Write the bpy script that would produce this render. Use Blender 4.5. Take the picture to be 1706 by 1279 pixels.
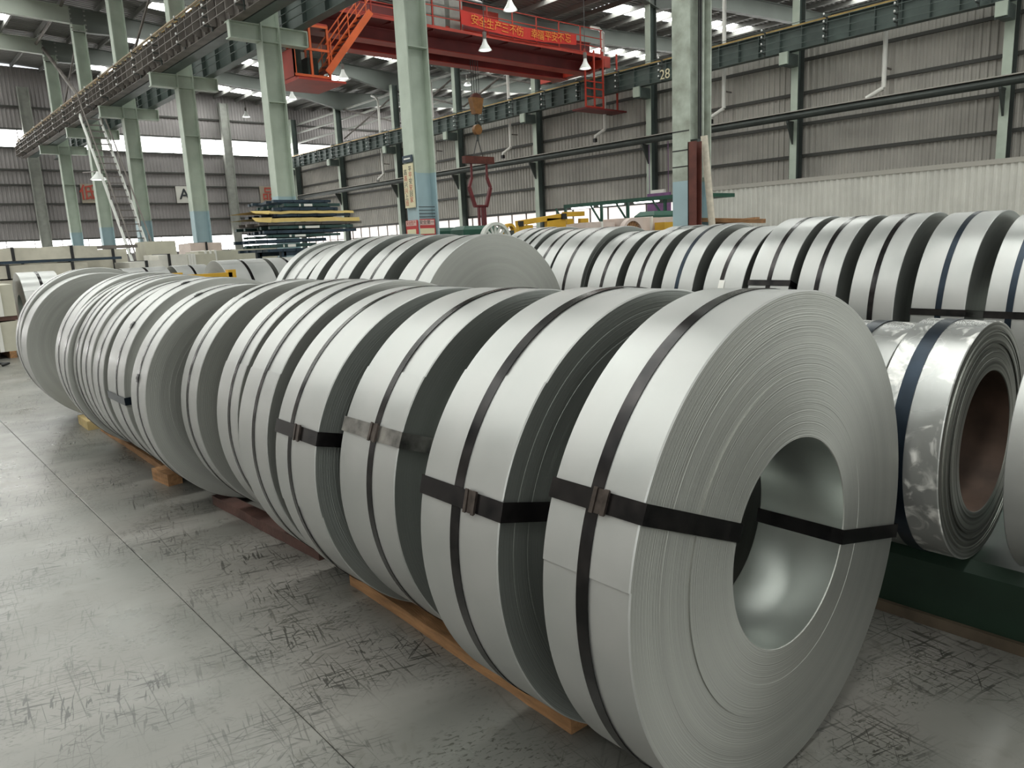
import bpy, math, random
from math import sin, cos, pi, radians, degrees, hypot, atan2, sqrt
from mathutils import Vector, Matrix
random.seed(7)
S = bpy.context.scene
for o in list(bpy.data.objects): bpy.data.objects.remove(o)
# ------------------------------------------------------------------ camera
F, PITCH, ROLL, YAW, H = 1251.9, .1881, -.0470, .7100, 1.6
dv = Vector((sin(YAW)*cos(PITCH), cos(YAW)*cos(PITCH), -sin(PITCH)))
r0 = Vector((cos(YAW), -sin(YAW), 0)); u0 = r0.cross(dv)
rv = cos(ROLL)*r0 + sin(ROLL)*u0; uv = -sin(ROLL)*r0 + cos(ROLL)*u0
cd = bpy.data.cameras.new('camera'); co = bpy.data.objects.new('camera', cd)
S.collection.objects.link(co)
co.matrix_world = Matrix(((rv.x, uv.x, -dv.x, 0), (rv.y, uv.y, -dv.y, 0), (rv.z, uv.z, -dv.z, H), (0, 0, 0, 1)))
cd.sensor_width = 36; cd.lens = F/1706*36; cd.clip_start = .05; cd.clip_end = 300
S.camera = co
# ------------------------------------------------------------------ world, light, exposure
W = bpy.data.worlds.new('world'); S.world = W; W.use_nodes = True
W.node_tree.nodes['Background'].inputs[0].default_value = (.93, .97, 1, 1)
W.node_tree.nodes['Background'].inputs[1].default_value = 1.2
SKYLIGHT, WINDOW, WIN_LEFT, WIN_BACK = 12.0, 10.0, .32, 1.8
S.view_settings.view_transform = 'Standard'; S.view_settings.look = 'None'
S.view_settings.exposure = -0.14; S.view_settings.gamma = 1
try: S.view_settings.use_curve_mapping = False
except Exception: pass
S.cycles.max_bounces = 8; S.cycles.diffuse_bounces = 5; S.cycles.glossy_bounces = 5
S.cycles.caustics_reflective = False; S.cycles.caustics_refractive = False
S.cycles.sample_clamp_indirect = 6

def at(px, py, X=None, Y=None, Z=None):
    """the point of the hall seen at a pixel of the 1706x1279 frame, on a plane X=, Y= or Z="""
    d = dv*F + rv*(px-853) - uv*(py-639.5)
    if X is not None: t = X/d.x
    elif Y is not None: t = Y/d.y
    else: t = (Z-H)/d.z
    return Vector((d.x*t, d.y*t, H+d.z*t))
# ------------------------------------------------------------------ materials
MT = {}
def mat(name, col, rough=.6, metal=0., emit=0, var=.0, vscale=3., bump=0., bscale=40., spec=.5, dirt=None, stretch=None):
    m = bpy.data.materials.new(name); m.use_nodes = True
    nt = m.node_tree; b = nt.nodes['Principled BSDF']
    b.inputs['Base Color'].default_value = (*col, 1); b.inputs['Roughness'].default_value = rough
    b.inputs['Metallic'].default_value = metal; b.inputs['Specular IOR Level'].default_value = spec
    if emit:
        b.inputs['Emission Color'].default_value = (*col, 1); b.inputs['Emission Strength'].default_value = emit
    tc = nt.nodes.new('ShaderNodeTexCoord'); src = tc.outputs['Object']
    if stretch:
        mp = nt.nodes.new('ShaderNodeMapping'); mp.inputs['Scale'].default_value = stretch
        nt.links.new(src, mp.inputs[0]); src = mp.outputs[0]
    if var:
        n = nt.nodes.new('ShaderNodeTexNoise'); n.inputs['Scale'].default_value = vscale; n.inputs['Detail'].default_value = 5
        nt.links.new(src, n.inputs['Vector'])
        r = nt.nodes.new('ShaderNodeValToRGB'); r.color_ramp.elements[0].position = .3; r.color_ramp.elements[1].position = .72
        d = dirt or tuple(c*(1-var) for c in col)
        r.color_ramp.elements[0].color = (*d, 1); r.color_ramp.elements[1].color = (*[min(1, c*(1+var*.4)) for c in col], 1)
        nt.links.new(n.outputs[0], r.inputs[0]); nt.links.new(r.outputs[0], b.inputs['Base Color'])
    if bump:
        n2 = nt.nodes.new('ShaderNodeTexNoise'); n2.inputs['Scale'].default_value = bscale; n2.inputs['Detail'].default_value = 4
        nt.links.new(src, n2.inputs['Vector'])
        bp = nt.nodes.new('ShaderNodeBump'); bp.inputs['Strength'].default_value = bump; bp.inputs['Distance'].default_value = .01
        nt.links.new(n2.outputs[0], bp.inputs['Height']); nt.links.new(bp.outputs[0], b.inputs['Normal'])
    MT[name] = m; return m

def steel_skin(name, base=.72, rough=.3, scuff=0.):
    """galvanised sheet: soft mottling of gloss, faint rolling lines around the coil"""
    m = bpy.data.materials.new(name); m.use_nodes = True; nt = m.node_tree; L = nt.links.new
    b = nt.nodes['Principled BSDF']; b.inputs['Metallic'].default_value = .5
    tc = nt.nodes.new('ShaderNodeTexCoord')
    n = nt.nodes.new('ShaderNodeTexNoise'); n.inputs['Scale'].default_value = 3.2; n.inputs['Detail'].default_value = 3; L(tc.outputs['Object'], n.inputs['Vector'])
    mr = nt.nodes.new('ShaderNodeMapRange'); mr.inputs[1].default_value = .3; mr.inputs[2].default_value = .7
    mr.inputs[3].default_value = rough*.85; mr.inputs[4].default_value = rough*1.25
    L(n.outputs[0], mr.inputs[0]); L(mr.outputs[0], b.inputs['Roughness'])
    cr = nt.nodes.new('ShaderNodeValToRGB')
    cr.color_ramp.elements[0].position = .35; cr.color_ramp.elements[1].position = .68
    cr.color_ramp.elements[0].color = (base*.93, base*.95, base*.93, 1); cr.color_ramp.elements[1].color = (base*1.05, base*1.05, base*1.03, 1)
    L(n.outputs[0], cr.inputs[0]); out = cr.outputs[0]
    # lines running round the coil: noise along the axis only
    mp = nt.nodes.new('ShaderNodeMapping'); mp.inputs['Scale'].default_value = (.6, 240, .6); L(tc.outputs['Object'], mp.inputs[0])
    n2 = nt.nodes.new('ShaderNodeTexNoise'); n2.inputs['Scale'].default_value = 1; n2.inputs['Detail'].default_value = 2; L(mp.outputs[0], n2.inputs['Vector'])
    bp = nt.nodes.new('ShaderNodeBump'); bp.inputs['Strength'].default_value = .06; bp.inputs['Distance'].default_value = .002
    L(n2.outputs[0], bp.inputs['Height'])
    n3 = nt.nodes.new('ShaderNodeTexNoise'); n3.inputs['Scale'].default_value = 2.6; n3.inputs['Detail'].default_value = 1; L(tc.outputs['Object'], n3.inputs['Vector'])
    b2 = nt.nodes.new('ShaderNodeBump'); b2.inputs['Strength'].default_value = .2; b2.inputs['Distance'].default_value = .012
    L(n3.outputs[0], b2.inputs['Height']); L(bp.outputs[0], b2.inputs['Normal']); L(b2.outputs[0], b.inputs['Normal'])
    if scuff:
        n4 = nt.nodes.new('ShaderNodeTexNoise'); n4.inputs['Scale'].default_value = 9; n4.inputs['Detail'].default_value = 8; n4.inputs['Distortion'].default_value = 1.5
        L(tc.outputs['Object'], n4.inputs['Vector'])
        c2 = nt.nodes.new('ShaderNodeValToRGB'); c2.color_ramp.elements[0].position = .52; c2.color_ramp.elements[1].position = .66
        L(n4.outputs[0], c2.inputs[0])
        mx = nt.nodes.new('ShaderNodeMix'); mx.data_type = 'RGBA'; L(c2.outputs[0], mx.inputs[0]); L(out, mx.inputs[6])
        mx.inputs[7].default_value = (.86, .85, .82, 1); out = mx.outputs[2]
        m2 = nt.nodes.new('ShaderNodeMath'); m2.operation = 'MULTIPLY'; m2.inputs[1].default_value = scuff; L(c2.outputs[0], m2.inputs[0])
        m3 = nt.nodes.new('ShaderNodeMath'); m3.operation = 'SUBTRACT'; m3.inputs[0].default_value = .6; L(m2.outputs[0], m3.inputs[1]); L(m3.outputs[0], b.inputs['Metallic'])
    L(out, b.inputs['Base Color']); MT[name] = m; return m

def wound_edge(name, base, rough=.42, scale=260, metal=.75, dark=.88):
    """the coil's side: hundreds of strip edges seen as fine rings"""
    m = bpy.data.materials.new(name); m.use_nodes = True; nt = m.node_tree; L = nt.links.new
    b = nt.nodes['Principled BSDF']; b.inputs['Metallic'].default_value = metal; b.inputs['Roughness'].default_value = rough
    b.inputs['Anisotropic'].default_value = .75; tg = nt.nodes.new('ShaderNodeTangent'); tg.direction_type = 'RADIAL'; tg.axis = 'Y'; L(tg.outputs[0], b.inputs['Tangent'])
    tc = nt.nodes.new('ShaderNodeTexCoord'); sp = nt.nodes.new('ShaderNodeSeparateXYZ'); L(tc.outputs['Object'], sp.inputs[0])
    cb = nt.nodes.new('ShaderNodeCombineXYZ'); L(sp.outputs[0], cb.inputs[0]); L(sp.outputs[2], cb.inputs[1])
    ln = nt.nodes.new('ShaderNodeVectorMath'); ln.operation = 'LENGTH'; L(cb.outputs[0], ln.inputs[0])
    def n1(sc, det):
        n = nt.nodes.new('ShaderNodeTexNoise'); n.noise_dimensions = '1D'; n.inputs['Scale'].default_value = sc; n.inputs['Detail'].default_value = det
        L(ln.outputs['Value'], n.inputs['W']); return n.outputs[0]
    a = n1(scale, 2); bb = n1(24, 4)
    mx = nt.nodes.new('ShaderNodeMath'); mx.operation = 'ADD'; L(a, mx.inputs[0]); L(bb, mx.inputs[1])
    cr = nt.nodes.new('ShaderNodeValToRGB'); cr.color_ramp.elements[0].position = .35; cr.color_ramp.elements[1].position = .68
    hm = nt.nodes.new('ShaderNodeMath'); hm.operation = 'MULTIPLY'; hm.inputs[1].default_value = .5; L(mx.outputs[0], hm.inputs[0]); L(hm.outputs[0], cr.inputs[0])
    cr.color_ramp.elements[0].color = (*[c*dark for c in base], 1); cr.color_ramp.elements[1].color = (*base, 1)
    L(cr.outputs[0], b.inputs['Base Color'])
    bp = nt.nodes.new('ShaderNodeBump'); bp.inputs['Strength'].default_value = .5; bp.inputs['Distance'].default_value = .0015
    L(a, bp.inputs['Height']); L(bp.outputs[0], b.inputs['Normal'])
    MT[name] = m; return m

def floor_mat():
    m = bpy.data.materials.new('floor_paint'); m.use_nodes = True; nt = m.node_tree; L = nt.links.new
    b = nt.nodes['Principled BSDF']; geo = nt.nodes.new('ShaderNodeNewGeometry'); P = geo.outputs['Position']
    def noise(sc, det, vec=P, dist=0.):
        n = nt.nodes.new('ShaderNodeTexNoise'); n.inputs['Scale'].default_value = sc; n.inputs['Detail'].default_value = det; n.inputs['Distortion'].default_value = dist
        L(vec, n.inputs['Vector']); return n.outputs[0]
    def ramp(v, a, c, ca, cb_):
        r = nt.nodes.new('ShaderNodeValToRGB'); r.color_ramp.elements[0].position = a; r.color_ramp.elements[1].position = c
        r.color_ramp.elements[0].color = ca; r.color_ramp.elements[1].color = cb_; L(v, r.inputs[0]); return r.outputs[0]
    base = ramp(noise(.9, 6), .3, .7, (.135, .138, .125, 1), (.215, .202, .185, 1))
    def mapped(rot, sc):
        m0 = nt.nodes.new('ShaderNodeMapping'); m0.inputs['Rotation'].default_value = (0, 0, rot); L(P, m0.inputs[0])
        mp = nt.nodes.new('ShaderNodeMapping'); mp.inputs['Scale'].default_value = sc
        L(m0.outputs[0], mp.inputs[0]); return mp.outputs[0]
    def mix(fac, a, col):
        x = nt.nodes.new('ShaderNodeMix'); x.data_type = 'RGBA'; L(fac, x.inputs[0]); L(a, x.inputs[6]); x.inputs[7].default_value = col; return x.outputs[2]
    def mul(a, c):
        x = nt.nodes.new('ShaderNodeMath'); x.operation = 'MULTIPLY'; L(a, x.inputs[0])
        if isinstance(c, float): x.inputs[1].default_value = c
        else: L(c, x.inputs[1])
        return x.outputs[0]
    K0, K1 = (0, 0, 0, 1), (1, 1, 1, 1)
    patch = ramp(noise(1.9, 5), .42, .60, K0, K1)
    col = base
    for rot, sc, th, s_, det, dis in ((.30, (4.5, 50, 1), .60, .9, 3, .8), (1.80, (4.5, 54, 1), .60, .9, 3, .8), (.95, (6, 62, 1), .635, .85, 3, .8), (2.6, (5, 60, 1), .635, .85, 3, .8),
                                      (.15, (1.0, 60, 1), .64, .75, 2, .4), (1.62, (1.1, 70, 1), .64, .75, 2, .4)):
        sct = ramp(noise(1.3, det, mapped(rot, sc), dis), th, th+.03, K0, K1)
        col = mix(mul(mul(sct, patch), s_), col, (.035, .035, .031, 1))
    fine = ramp(noise(38, 6, mapped(.3, (1, 2.2, 1)), .8), .55, .63, K0, K1); dp = ramp(noise(2.6, 5), .50, .62, K0, K1)
    col = mix(mul(mul(fine, dp), .85), col, (.045, .045, .037, 1))
    pale = ramp(noise(1.1, 4, mapped(.3, (.7, 3, 1)), .3), .55, .75, K0, K1)
    col = mix(mul(pale, .35), col, (.30, .29, .27, 1))
    vo = nt.nodes.new('ShaderNodeTexVoronoi'); vo.inputs['Scale'].default_value = 5.5
    nd = nt.nodes.new('ShaderNodeVectorMath'); nd.operation = 'MULTIPLY_ADD'; cn = nt.nodes.new('ShaderNodeTexNoise'); cn.inputs['Scale'].default_value = 14
    L(P, cn.inputs['Vector']); L(cn.outputs['Color'], nd.inputs[0]); nd.inputs[1].default_value = (.12, .12, 0); L(P, nd.inputs[2]); L(nd.outputs[0], vo.inputs['Vector'])
    sp = ramp(vo.outputs['Distance'], .055, .10, K1, K0)
    rnd = ramp(noise(2.1, 2), .52, .56, K0, K1)
    col = mix(mul(mul(sp, rnd), .8), col, (.06, .06, .055, 1))
    stain = ramp(noise(6.5, 8, P, 1.2), .60, .72, K0, K1)
    col = mix(mul(stain, .5), col, (.10, .095, .08, 1))
    L(col, b.inputs['Base Color'])
    L(ramp(noise(2.2, 5), .3, .7, (.24, .24, .24, 1), (.42, .42, .42, 1)), b.inputs['Roughness'])
    bp = nt.nodes.new('ShaderNodeBump'); bp.inputs['Strength'].default_value = .25; bp.inputs['Distance'].default_value = .006
    L(noise(7, 5), bp.inputs['Height']); L(bp.outputs[0], b.inputs['Normal'])
    MT['floor'] = m
floor_mat()
steel_skin('skin', .42, .34); steel_skin('skin_scuffed', .38, .28, .5); steel_skin('skin_bright', .46, .34)
wound_edge('edge', (.38, .385, .36)); wound_edge('edge_dark', (.27, .285, .27)); wound_edge('edge_coarse', (.34, .35, .32), .35, 90, .8, .25)  # second edge colour: same strip edges, shadow between coils put into the colour
mat('bore', (.62, .65, .62), .28, .9, var=.12, vscale=4, bump=.1, bscale=3)
mat('rust_bore', (.10, .062, .045), .7, .1, var=.5, vscale=7)
mat('cardboard', (.33, .22, .11), .8, var=.3)
mat('strap', (.030, .027, .027), .22, .75, var=.6, vscale=16, dirt=(.008, .008, .009))
mat('strap_blue', (.018, .028, .042), .30, .7, var=.3, vscale=12)
mat('strap_silver', (.34, .33, .31), .3, .9, var=.5, vscale=14, dirt=(.08, .08, .08))
mat('seal', (.12, .10, .09), .35, .9, var=.5, vscale=30)
mat('seal_face', (.05, .05, .05), .4, .8)
mat('wood', (.36, .19, .085), .75, var=.45, vscale=6, bump=.4, bscale=30, stretch=(6, 1, 6))
mat('wood_red', (.10, .048, .038), .7, var=.5, vscale=6, bump=.3)
mat('wood_pale', (.55, .42, .2), .75, var=.25, vscale=8)
mat('paint_mint', (.50, .57, .49), .5, var=.16, vscale=1.3, dirt=(.38, .44, .37))
mat('paint_worn', (.42, .47, .41), .55, var=.35, vscale=4.5, dirt=(.25, .27, .22))
mat('paint_blue', (.36, .49, .53), .5, var=.12, vscale=2)
mat('paint_white', (.62, .64, .60), .5, var=.1)
mat('steel_green', (.10, .13, .12), .5, .1, var=.35, vscale=1.2)
mat('steel_dark', (.06, .07, .065), .55, .1, var=.3, vscale=1.5)
mat('steel_brown', (.19, .17, .155), .6, .1, var=.4, vscale=2)
mat('rail_yellow', (.45, .30, .10), .5, .2, var=.4, vscale=3)
mat('insulator', (.75, .75, .74), .3)
mat('wall_steel', (.43, .41, .375), .6, .1, var=.2, vscale=.8)
mat('wall_end', (.31, .29, .29), .6, .1, var=.15, vscale=.6)
mat('girt', (.055, .055, .05), .6)
mat('fence', (.66, .65, .60), .55, var=.12, vscale=1.2)
mat('fence_cap', (.42, .40, .36), .55)
mat('roof_deck', (.20, .20, .19), .55, .1, var=.15, vscale=.4)
mat('purlin', (.20, .20, .19), .6)
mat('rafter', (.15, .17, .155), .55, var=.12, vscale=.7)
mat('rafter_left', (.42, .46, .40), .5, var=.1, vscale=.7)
mat('skylight', (.975, 1, .95), .6, emit=SKYLIGHT)
mat('window', (1, .99, .97), .5, emit=WINDOW)
mat('window_hazy', (1, .93, .90), .5, emit=.95)
mat('window_left', (1, .96, .95), .5, emit=WIN_LEFT)
mat('window_back', (.97, 1, .98), .5, emit=WIN_BACK)
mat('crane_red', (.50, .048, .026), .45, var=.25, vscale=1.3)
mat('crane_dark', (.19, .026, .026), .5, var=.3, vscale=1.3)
mat('crane_orange', (.80, .14, .03), .45, var=.2, vscale=2)
mat('banner', (.62, .030, .018), .65, var=.15, vscale=2)
mat('letter_yellow', (.75, .28, .04), .6)
mat('letter_red', (.42, .07, .05), .7)
mat('letter_black', (.03, .035, .04), .6)
mat('sign_beige', (.38, .33, .26), .7, var=.1)
mat('sign_cream', (.68, .62, .42), .6)
mat('notice_red', (.45, .05, .05), .6)
mat('notice_pink', (.62, .42, .38), .6)
mat('white_plastic', (.78, .77, .73), .4, var=.05)
mat('pipe_wrap', (.62, .57, .47), .7, var=.2, vscale=14)
mat('rust_red', (.12, .032, .022), .65, var=.4, vscale=5)
mat('hook_yellow', (.26, .12, .035), .5, var=.3, vscale=6)
mat('tong_red', (.17, .03, .035), .5, var=.2)
mat('machine_yellow', (.62, .36, .03), .45, var=.15, vscale=3)
mat('canopy_green', (.02, .09, .06), .5, var=.2)
mat('lamp_tube', (1, 1, 1), .4, emit=7)
mat('lamp_shade', (.80, .82, .80), .35, var=.05)
mat('lamp_glass', (1, 1, .97), .3, emit=2.2)
mat('cabin_grey', (.34, .35, .32), .5, var=.2)
mat('wrap_cream', (.58, .55, .46), .65, var=.22, vscale=3, bump=.4, bscale=6)
mat('wrap_white', (.72, .70, .64), .45, var=.15, vscale=3, bump=.3, bscale=5)
mat('wrap_pink', (.66, .55, .50), .55, var=.15, vscale=3)
mat('crate_cream', (.52, .50, .41), .7, var=.12)
mat('band_brown', (.24, .12, .055), .6)
mat('frame_blue', (.028, .05, .075), .45, .3, var=.4, vscale=4)
mat('frame_teal', (.04, .085, .08), .45, .3, var=.4, vscale=4)
mat('sheet_yellow', (.62, .46, .16), .6, var=.15)
mat('black', (.012, .012, .013), .5)
mat('saddle_green', (.018, .040, .026), .5, var=.3, vscale=4)
mat('saddle_rust', (.10, .075, .05), .7, var=.4, vscale=8)
mat('rope', (.06, .06, .06), .6)

def glass_mat():
    m = bpy.data.materials.new('cabin_glass'); m.use_nodes = True; nt = m.node_tree
    o = nt.nodes['Material Output']; t = nt.nodes.new('ShaderNodeBsdfTransparent'); t.inputs[0].default_value = (.82, .86, .85, 1)
    g = nt.nodes.new('ShaderNodeBsdfGlossy'); g.inputs['Roughness'].default_value = .05
    x = nt.nodes.new('ShaderNodeMixShader'); x.inputs[0].default_value = .12
    nt.links.new(t.outputs[0], x.inputs[1]); nt.links.new(g.outputs[0], x.inputs[2]); nt.links.new(x.outputs[0], o.inputs[0]); MT['cabin_glass'] = m
glass_mat()
# ------------------------------------------------------------------ mesh helpers
class MB:
    def __init__(s): s.v, s.f, s.m, s.sm = [], [], [], []
    def add(s, vs, fs, m=0, smooth=False):
        k = len(s.v); s.v += [tuple(v) for v in vs]; s.f += [tuple(i+k for i in f) for f in fs]; s.m += [m]*len(fs); s.sm += [smooth]*len(fs); return s
    def box(s, x0, x1, y0, y1, z0, z1, m=0):
        v = [(x, y, z) for z in (z0, z1) for y in (y0, y1) for x in (x0, x1)]
        return s.add(v, [(0, 2, 3, 1), (4, 5, 7, 6), (0, 1, 5, 4), (2, 6, 7, 3), (0, 4, 6, 2), (1, 3, 7, 5)], m)
    def bar(s, p, q, w, h=None, up=(0, 0, 1), m=0):
        p, q = Vector(p), Vector(q); h = h or w; d = (q-p).normalized(); u = Vector(up)
        if abs(d.dot(u)) > .98: u = Vector((1, 0, 0))
        a = d.cross(u).normalized(); b = a.cross(d)
        v = [e + a*(i*w/2) + b*(j*h/2) for e in (p, q) for j in (-1, 1) for i in (-1, 1)]
        return s.add(v, [(0, 2, 3, 1), (4, 5, 7, 6), (0, 1, 5, 4), (2, 6, 7, 3), (0, 4, 6, 2), (1, 3, 7, 5)], m)
    def tube(s, pts, r, n=10, m=0, cap=True):
        pts = [Vector(p) for p in pts]; rr = r if isinstance(r, (list, tuple)) else [r]*len(pts); vs, fs = [], []
        ref = Vector((0, 0, 1))
        for i, p in enumerate(pts):
            d = (pts[min(i+1, len(pts)-1)]-pts[max(i-1, 0)]).normalized()
            if abs(d.dot(ref)) > .95: ref = Vector((1, 0, 0)) if abs(d.x) < .9 else Vector((0, 1, 0))
            a = d.cross(ref).normalized(); b = a.cross(d)
            vs += [p + (a*cos(2*pi*k/n) + b*sin(2*pi*k/n))*rr[i] for k in range(n)]
        for i in range(len(pts)-1):
            for k in range(n): fs.append((i*n+k, i*n+(k+1) % n, (i+1)*n+(k+1) % n, (i+1)*n+k))
        s.add(vs, fs, m, True)
        if cap: s.add(vs[:n], [tuple(range(n))[::-1]], m); s.add(vs[-n:], [tuple(range(n))], m)
        return s
    def ring(s, prof, n=48, axis='Y', m=0, closed=True, a0=0, a1=2*pi):
        """revolve a closed profile of (radius, along) about an axis"""
        vs, fs = [], []; full = abs(a1-a0-2*pi) < 1e-6; cols = n if full else n+1; k = len(prof)
        for i in range(cols):
            t = a0+(a1-a0)*i/n
            for r, y in prof:
                vs.append({'Y': (r*cos(t), y, r*sin(t)), 'Z': (r*cos(t), r*sin(t), y), 'X': (y, r*cos(t), r*sin(t))}[axis])
        for i in range(n):
            j = (i+1) % cols
            for q in range(k if closed else k-1):
                q2 = (q+1) % k; fs.append((i*k+q, i*k+q2, j*k+q2, j*k+q))
        return s.add(vs, fs, m, True)
    def build(s, name, mats, parent=None, loc=None, angle=30):
        me = bpy.data.meshes.new(name); me.from_pydata(s.v, [], s.f)
        for mm in (mats if isinstance(mats, (list, tuple)) else [mats]): me.materials.append(MT[mm])
        me.polygons.foreach_set('material_index', s.m); me.polygons.foreach_set('use_smooth', s.sm)
        me.update()
        if any(s.sm): me.set_sharp_from_angle(angle=radians(angle))
        o = bpy.data.objects.new(name, me); S.collection.objects.link(o)
        if parent is not None: o.parent = parent
        if loc is not None: o.location = loc
        return o
def link(name, me, parent=None, loc=None, rot=None):
    o = bpy.data.objects.new(name, me); S.collection.objects.link(o)
    if parent is not None: o.parent = parent
    if loc is not None: o.location = loc
    if rot is not None: o.rotation_euler = rot
    return o
def thing(name, label, cat, loc=(0, 0, 0), rz=0, group=None):
    o = bpy.data.objects.new(name, None); o.empty_display_size = .2; S.collection.objects.link(o)
    o.location = loc; o.rotation_euler = (0, 0, rz); o['label'] = label; o['category'] = cat
    if group: o['group'] = group
    return o
def tag(o, label, cat, group=None):
    o['label'] = label; o['category'] = cat
    if group: o['group'] = group
    return o
def struct(o): o['kind'] = 'structure'; return o
def text_mesh(name, body, size, mname, parent, loc, rot, depth=.004, sx=1.0, bold=0.0):
    cu = bpy.data.curves.new(name, 'FONT'); cu.body = body; cu.size = size; cu.extrude = depth; cu.offset = bold
    cu.align_x = 'CENTER'; cu.align_y = 'CENTER'
    t = bpy.data.objects.new(name+'_tmp', cu); S.collection.objects.link(t)
    dg = bpy.context.evaluated_depsgraph_get(); me = bpy.data.meshes.new_from_object(t.evaluated_get(dg))
    bpy.data.objects.remove(t); me.materials.clear(); me.materials.append(MT[mname])
    o = link(name, me, parent, loc, rot); o.scale = (sx, 1, 1); return o

# ================================================================== THE HALL
GY = [-6.5, .3, 6.84, 13.91, 20.85, 27.85, 34.69, 40.85, 47.4]           # column lines along the hall
XW, XC, YE, YB, XL, XR = 27.0, 9.5, 55.3, -13.0, -15.0, 44.0
def rz(x):                                                          # underside of the rafters
    if x < XC: return 12.35+(XC-x)*.03
    if x < XW: return 12.35-(x-XC)*.066
    return 11.2+(x-XW)*.05
# floor: base slab and the large poured panels with their joints
fl = MB().box(XL, XR, YB, YE+.2, -.3, -.02).build('floor', 'floor'); struct(fl)
fx = [XL, -9.05, -4.05, .95, 5.95, 10.95, 15.95, 20.95, 27, 36, XR]; fy = [YB, 22, YE+.2]
for i in range(len(fx)-1):
    for j in range(len(fy)-1):
        a, b, c, d = fx[i]+.0015, fx[i+1]-.0015, fy[j]+.0015, fy[j+1]-.0015; e = .004
        m = MB(); v = [(a, c, -.019), (b, c, -.019), (b, d, -.019), (a, d, -.019), (a, c, -e), (b, c, -e), (b, d, -e), (a, d, -e),
                       (a+e, c+e, 0), (b-e, c+e, 0), (b-e, d-e, 0), (a+e, d-e, 0)]
        m.add(v, [(8, 9, 10, 11)]+[(k+q, k+(q+1) % 4, k+4+(q+1) % 4, k+4+q) for k in (0, 4) for q in range(4)]); m.build('slab', 'floor', fl)

def corrugated(axis, a0, a1, z0, z1, at_, pitch=.22, depth=.035, sgn=-1, flip=False, top=None):
    """trapezoid sheet standing on a plane; axis = the direction it runs in"""
    m = MB(); n = max(1, round((a1-a0)/pitch)); p = (a1-a0)/n; pts = []
    for i in range(n):
        s = a0+i*p; pts += [(s, 0), (s+.42*p, 0), (s+.56*p, depth), (s+.86*p, depth)]
    pts.append((a1, 0)); vs, fs = [], []
    for s, d in pts:
        for z in (z0, z1):
            vs.append((at_+sgn*d, s, z) if axis == 'Y' else (s, at_+sgn*d, z))
    for i in range(len(pts)-1): fs.append((2*i, 2*i+2, 2*i+3, 2*i+1))
    m.add(vs, fs); return m
# ---- right wall: corrugated sheets between girts, strip glazing below
wall_r = MB().box(XW+.06, XW+.2, YB, YE, 0, 1.45).box(XW+.06, XW+.2, 17.2, YE, 1.45, 1.9).build('wall_right', 'wall_steel'); struct(wall_r)
zg = [3.0, 4.15, 5.26, 6.33, 7.46, 8.2]
wcol = [-6.0, 1.0, 7.78, 14.43, 21.0, 28.06, 34.4, 40.66, 47.8, 54.6]
ends = [YB]+wcol[1:]+[YE]
for j in range(len(wcol)):
    y0 = ends[j]; y1 = ends[j+1]
    if y1-y0 < .3: continue
    for i in range(len(zg)-1):
        corrugated('Y', y0, y1, zg[i], zg[i+1], XW).build('sheet', 'wall_steel', wall_r)
for z in zg: MB().box(XW-.12, XW-.035, YB, YE, z-.05, z+.06).build('girt', 'girt', wall_r)
MB().box(XW+.0, XW+.05, YB, 17.2, 1.4, 3.0).build('lower_sheet', 'wall_steel', wall_r)
win = MB().box(XW+.0, XW+.03, 17.2, YE, 1.5, 1.55).build('window_2', 'paint_white', None); struct(win)
y = 17.2
while y < YE-.1:
    y2 = min(y+1.13, YE)
    MB().box(XW+.01, XW+.02, y+.03, y2-.03, 1.6, 2.94).build('pane', 'window_hazy', win)
    MB().box(XW-.03, XW+.03, y2-.035, y2+.035, 1.45, 3).build('mullion', 'steel_brown', win); y = y2
MB().box(XW-.03, XW+.03, 17.2, YE, 2.25, 2.29).build('transom', 'steel_brown', win)
# ---- end wall
wall_e = MB().box(XL, XR, YE+.08, YE+.25, 0, 1.9).build('wall_end', 'wall_end'); struct(wall_e)
ze = [3.0, 4.13, 5.19, 6.32, 7.22, 8.5]
ex = [XL, -8, -1, 3.5, XC, 15.6, 21.6, XW, 36, XR]
for a, b in zip(ex[:-1], ex[1:]):
    for i in range(len(ze)-1): corrugated('X', a, b, ze[i], ze[i+1], YE).build('sheet', 'wall_end', wall_e)
    for z0, z1 in ((9.6, 10.9), (10.9, 13.2)): corrugated('X', a, b, z0, z1, YE).build('sheet', 'wall_end', wall_e)
for z in ze+[9.6, 10.9]: MB().box(XL, XR, YE-.13, YE-.04, z-.05, z+.05).build('girt', 'girt', wall_e)
for z0, z1, nm, st in ((8.5, 9.6, 'window_3', 3.0), (1.9, 3.0, 'window_4', 1.5)):
    w = MB().box(XL, XR, YE+.0, YE+.06, z0-.03, z0+.04).build(nm, 'steel_brown'); struct(w); x = XL
    while x < XR-.1:
        x2 = min(x+st, XR); MB().box(x+.02, x2-.02, YE+.02, YE+.03, z0+.05, z1-.06).build('pane', 'window', w)
        MB().box(x2-.025, x2+.025, YE-.01, YE+.05, z0, z1).build('mullion', 'steel_brown', w); x = x2
for x0, x1 in ((9.25, 9.85), (21.3, 21.9), (15.4, 15.5)):
    if x1-x0 > .3:
        t = thing('wall_column', 'dark blue-grey column against the far end wall, %s' % ('left one beside the end of the crane beam' if x0 < 12 else 'right one between the letter A sign and the red sign'), 'column', ((x0+x1)/2, YE-.4, 0))
        MB().box(-.3, -.27, -.2, .15, 0, 12).build('flange', 'cabin_grey', t); MB().box(.27, .3, -.2, .15, 0, 12).build('flange', 'cabin_grey', t)
        MB().box(-.27, .27, -.04, -.02, 0, 12).build('web', 'cabin_grey', t)
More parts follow.
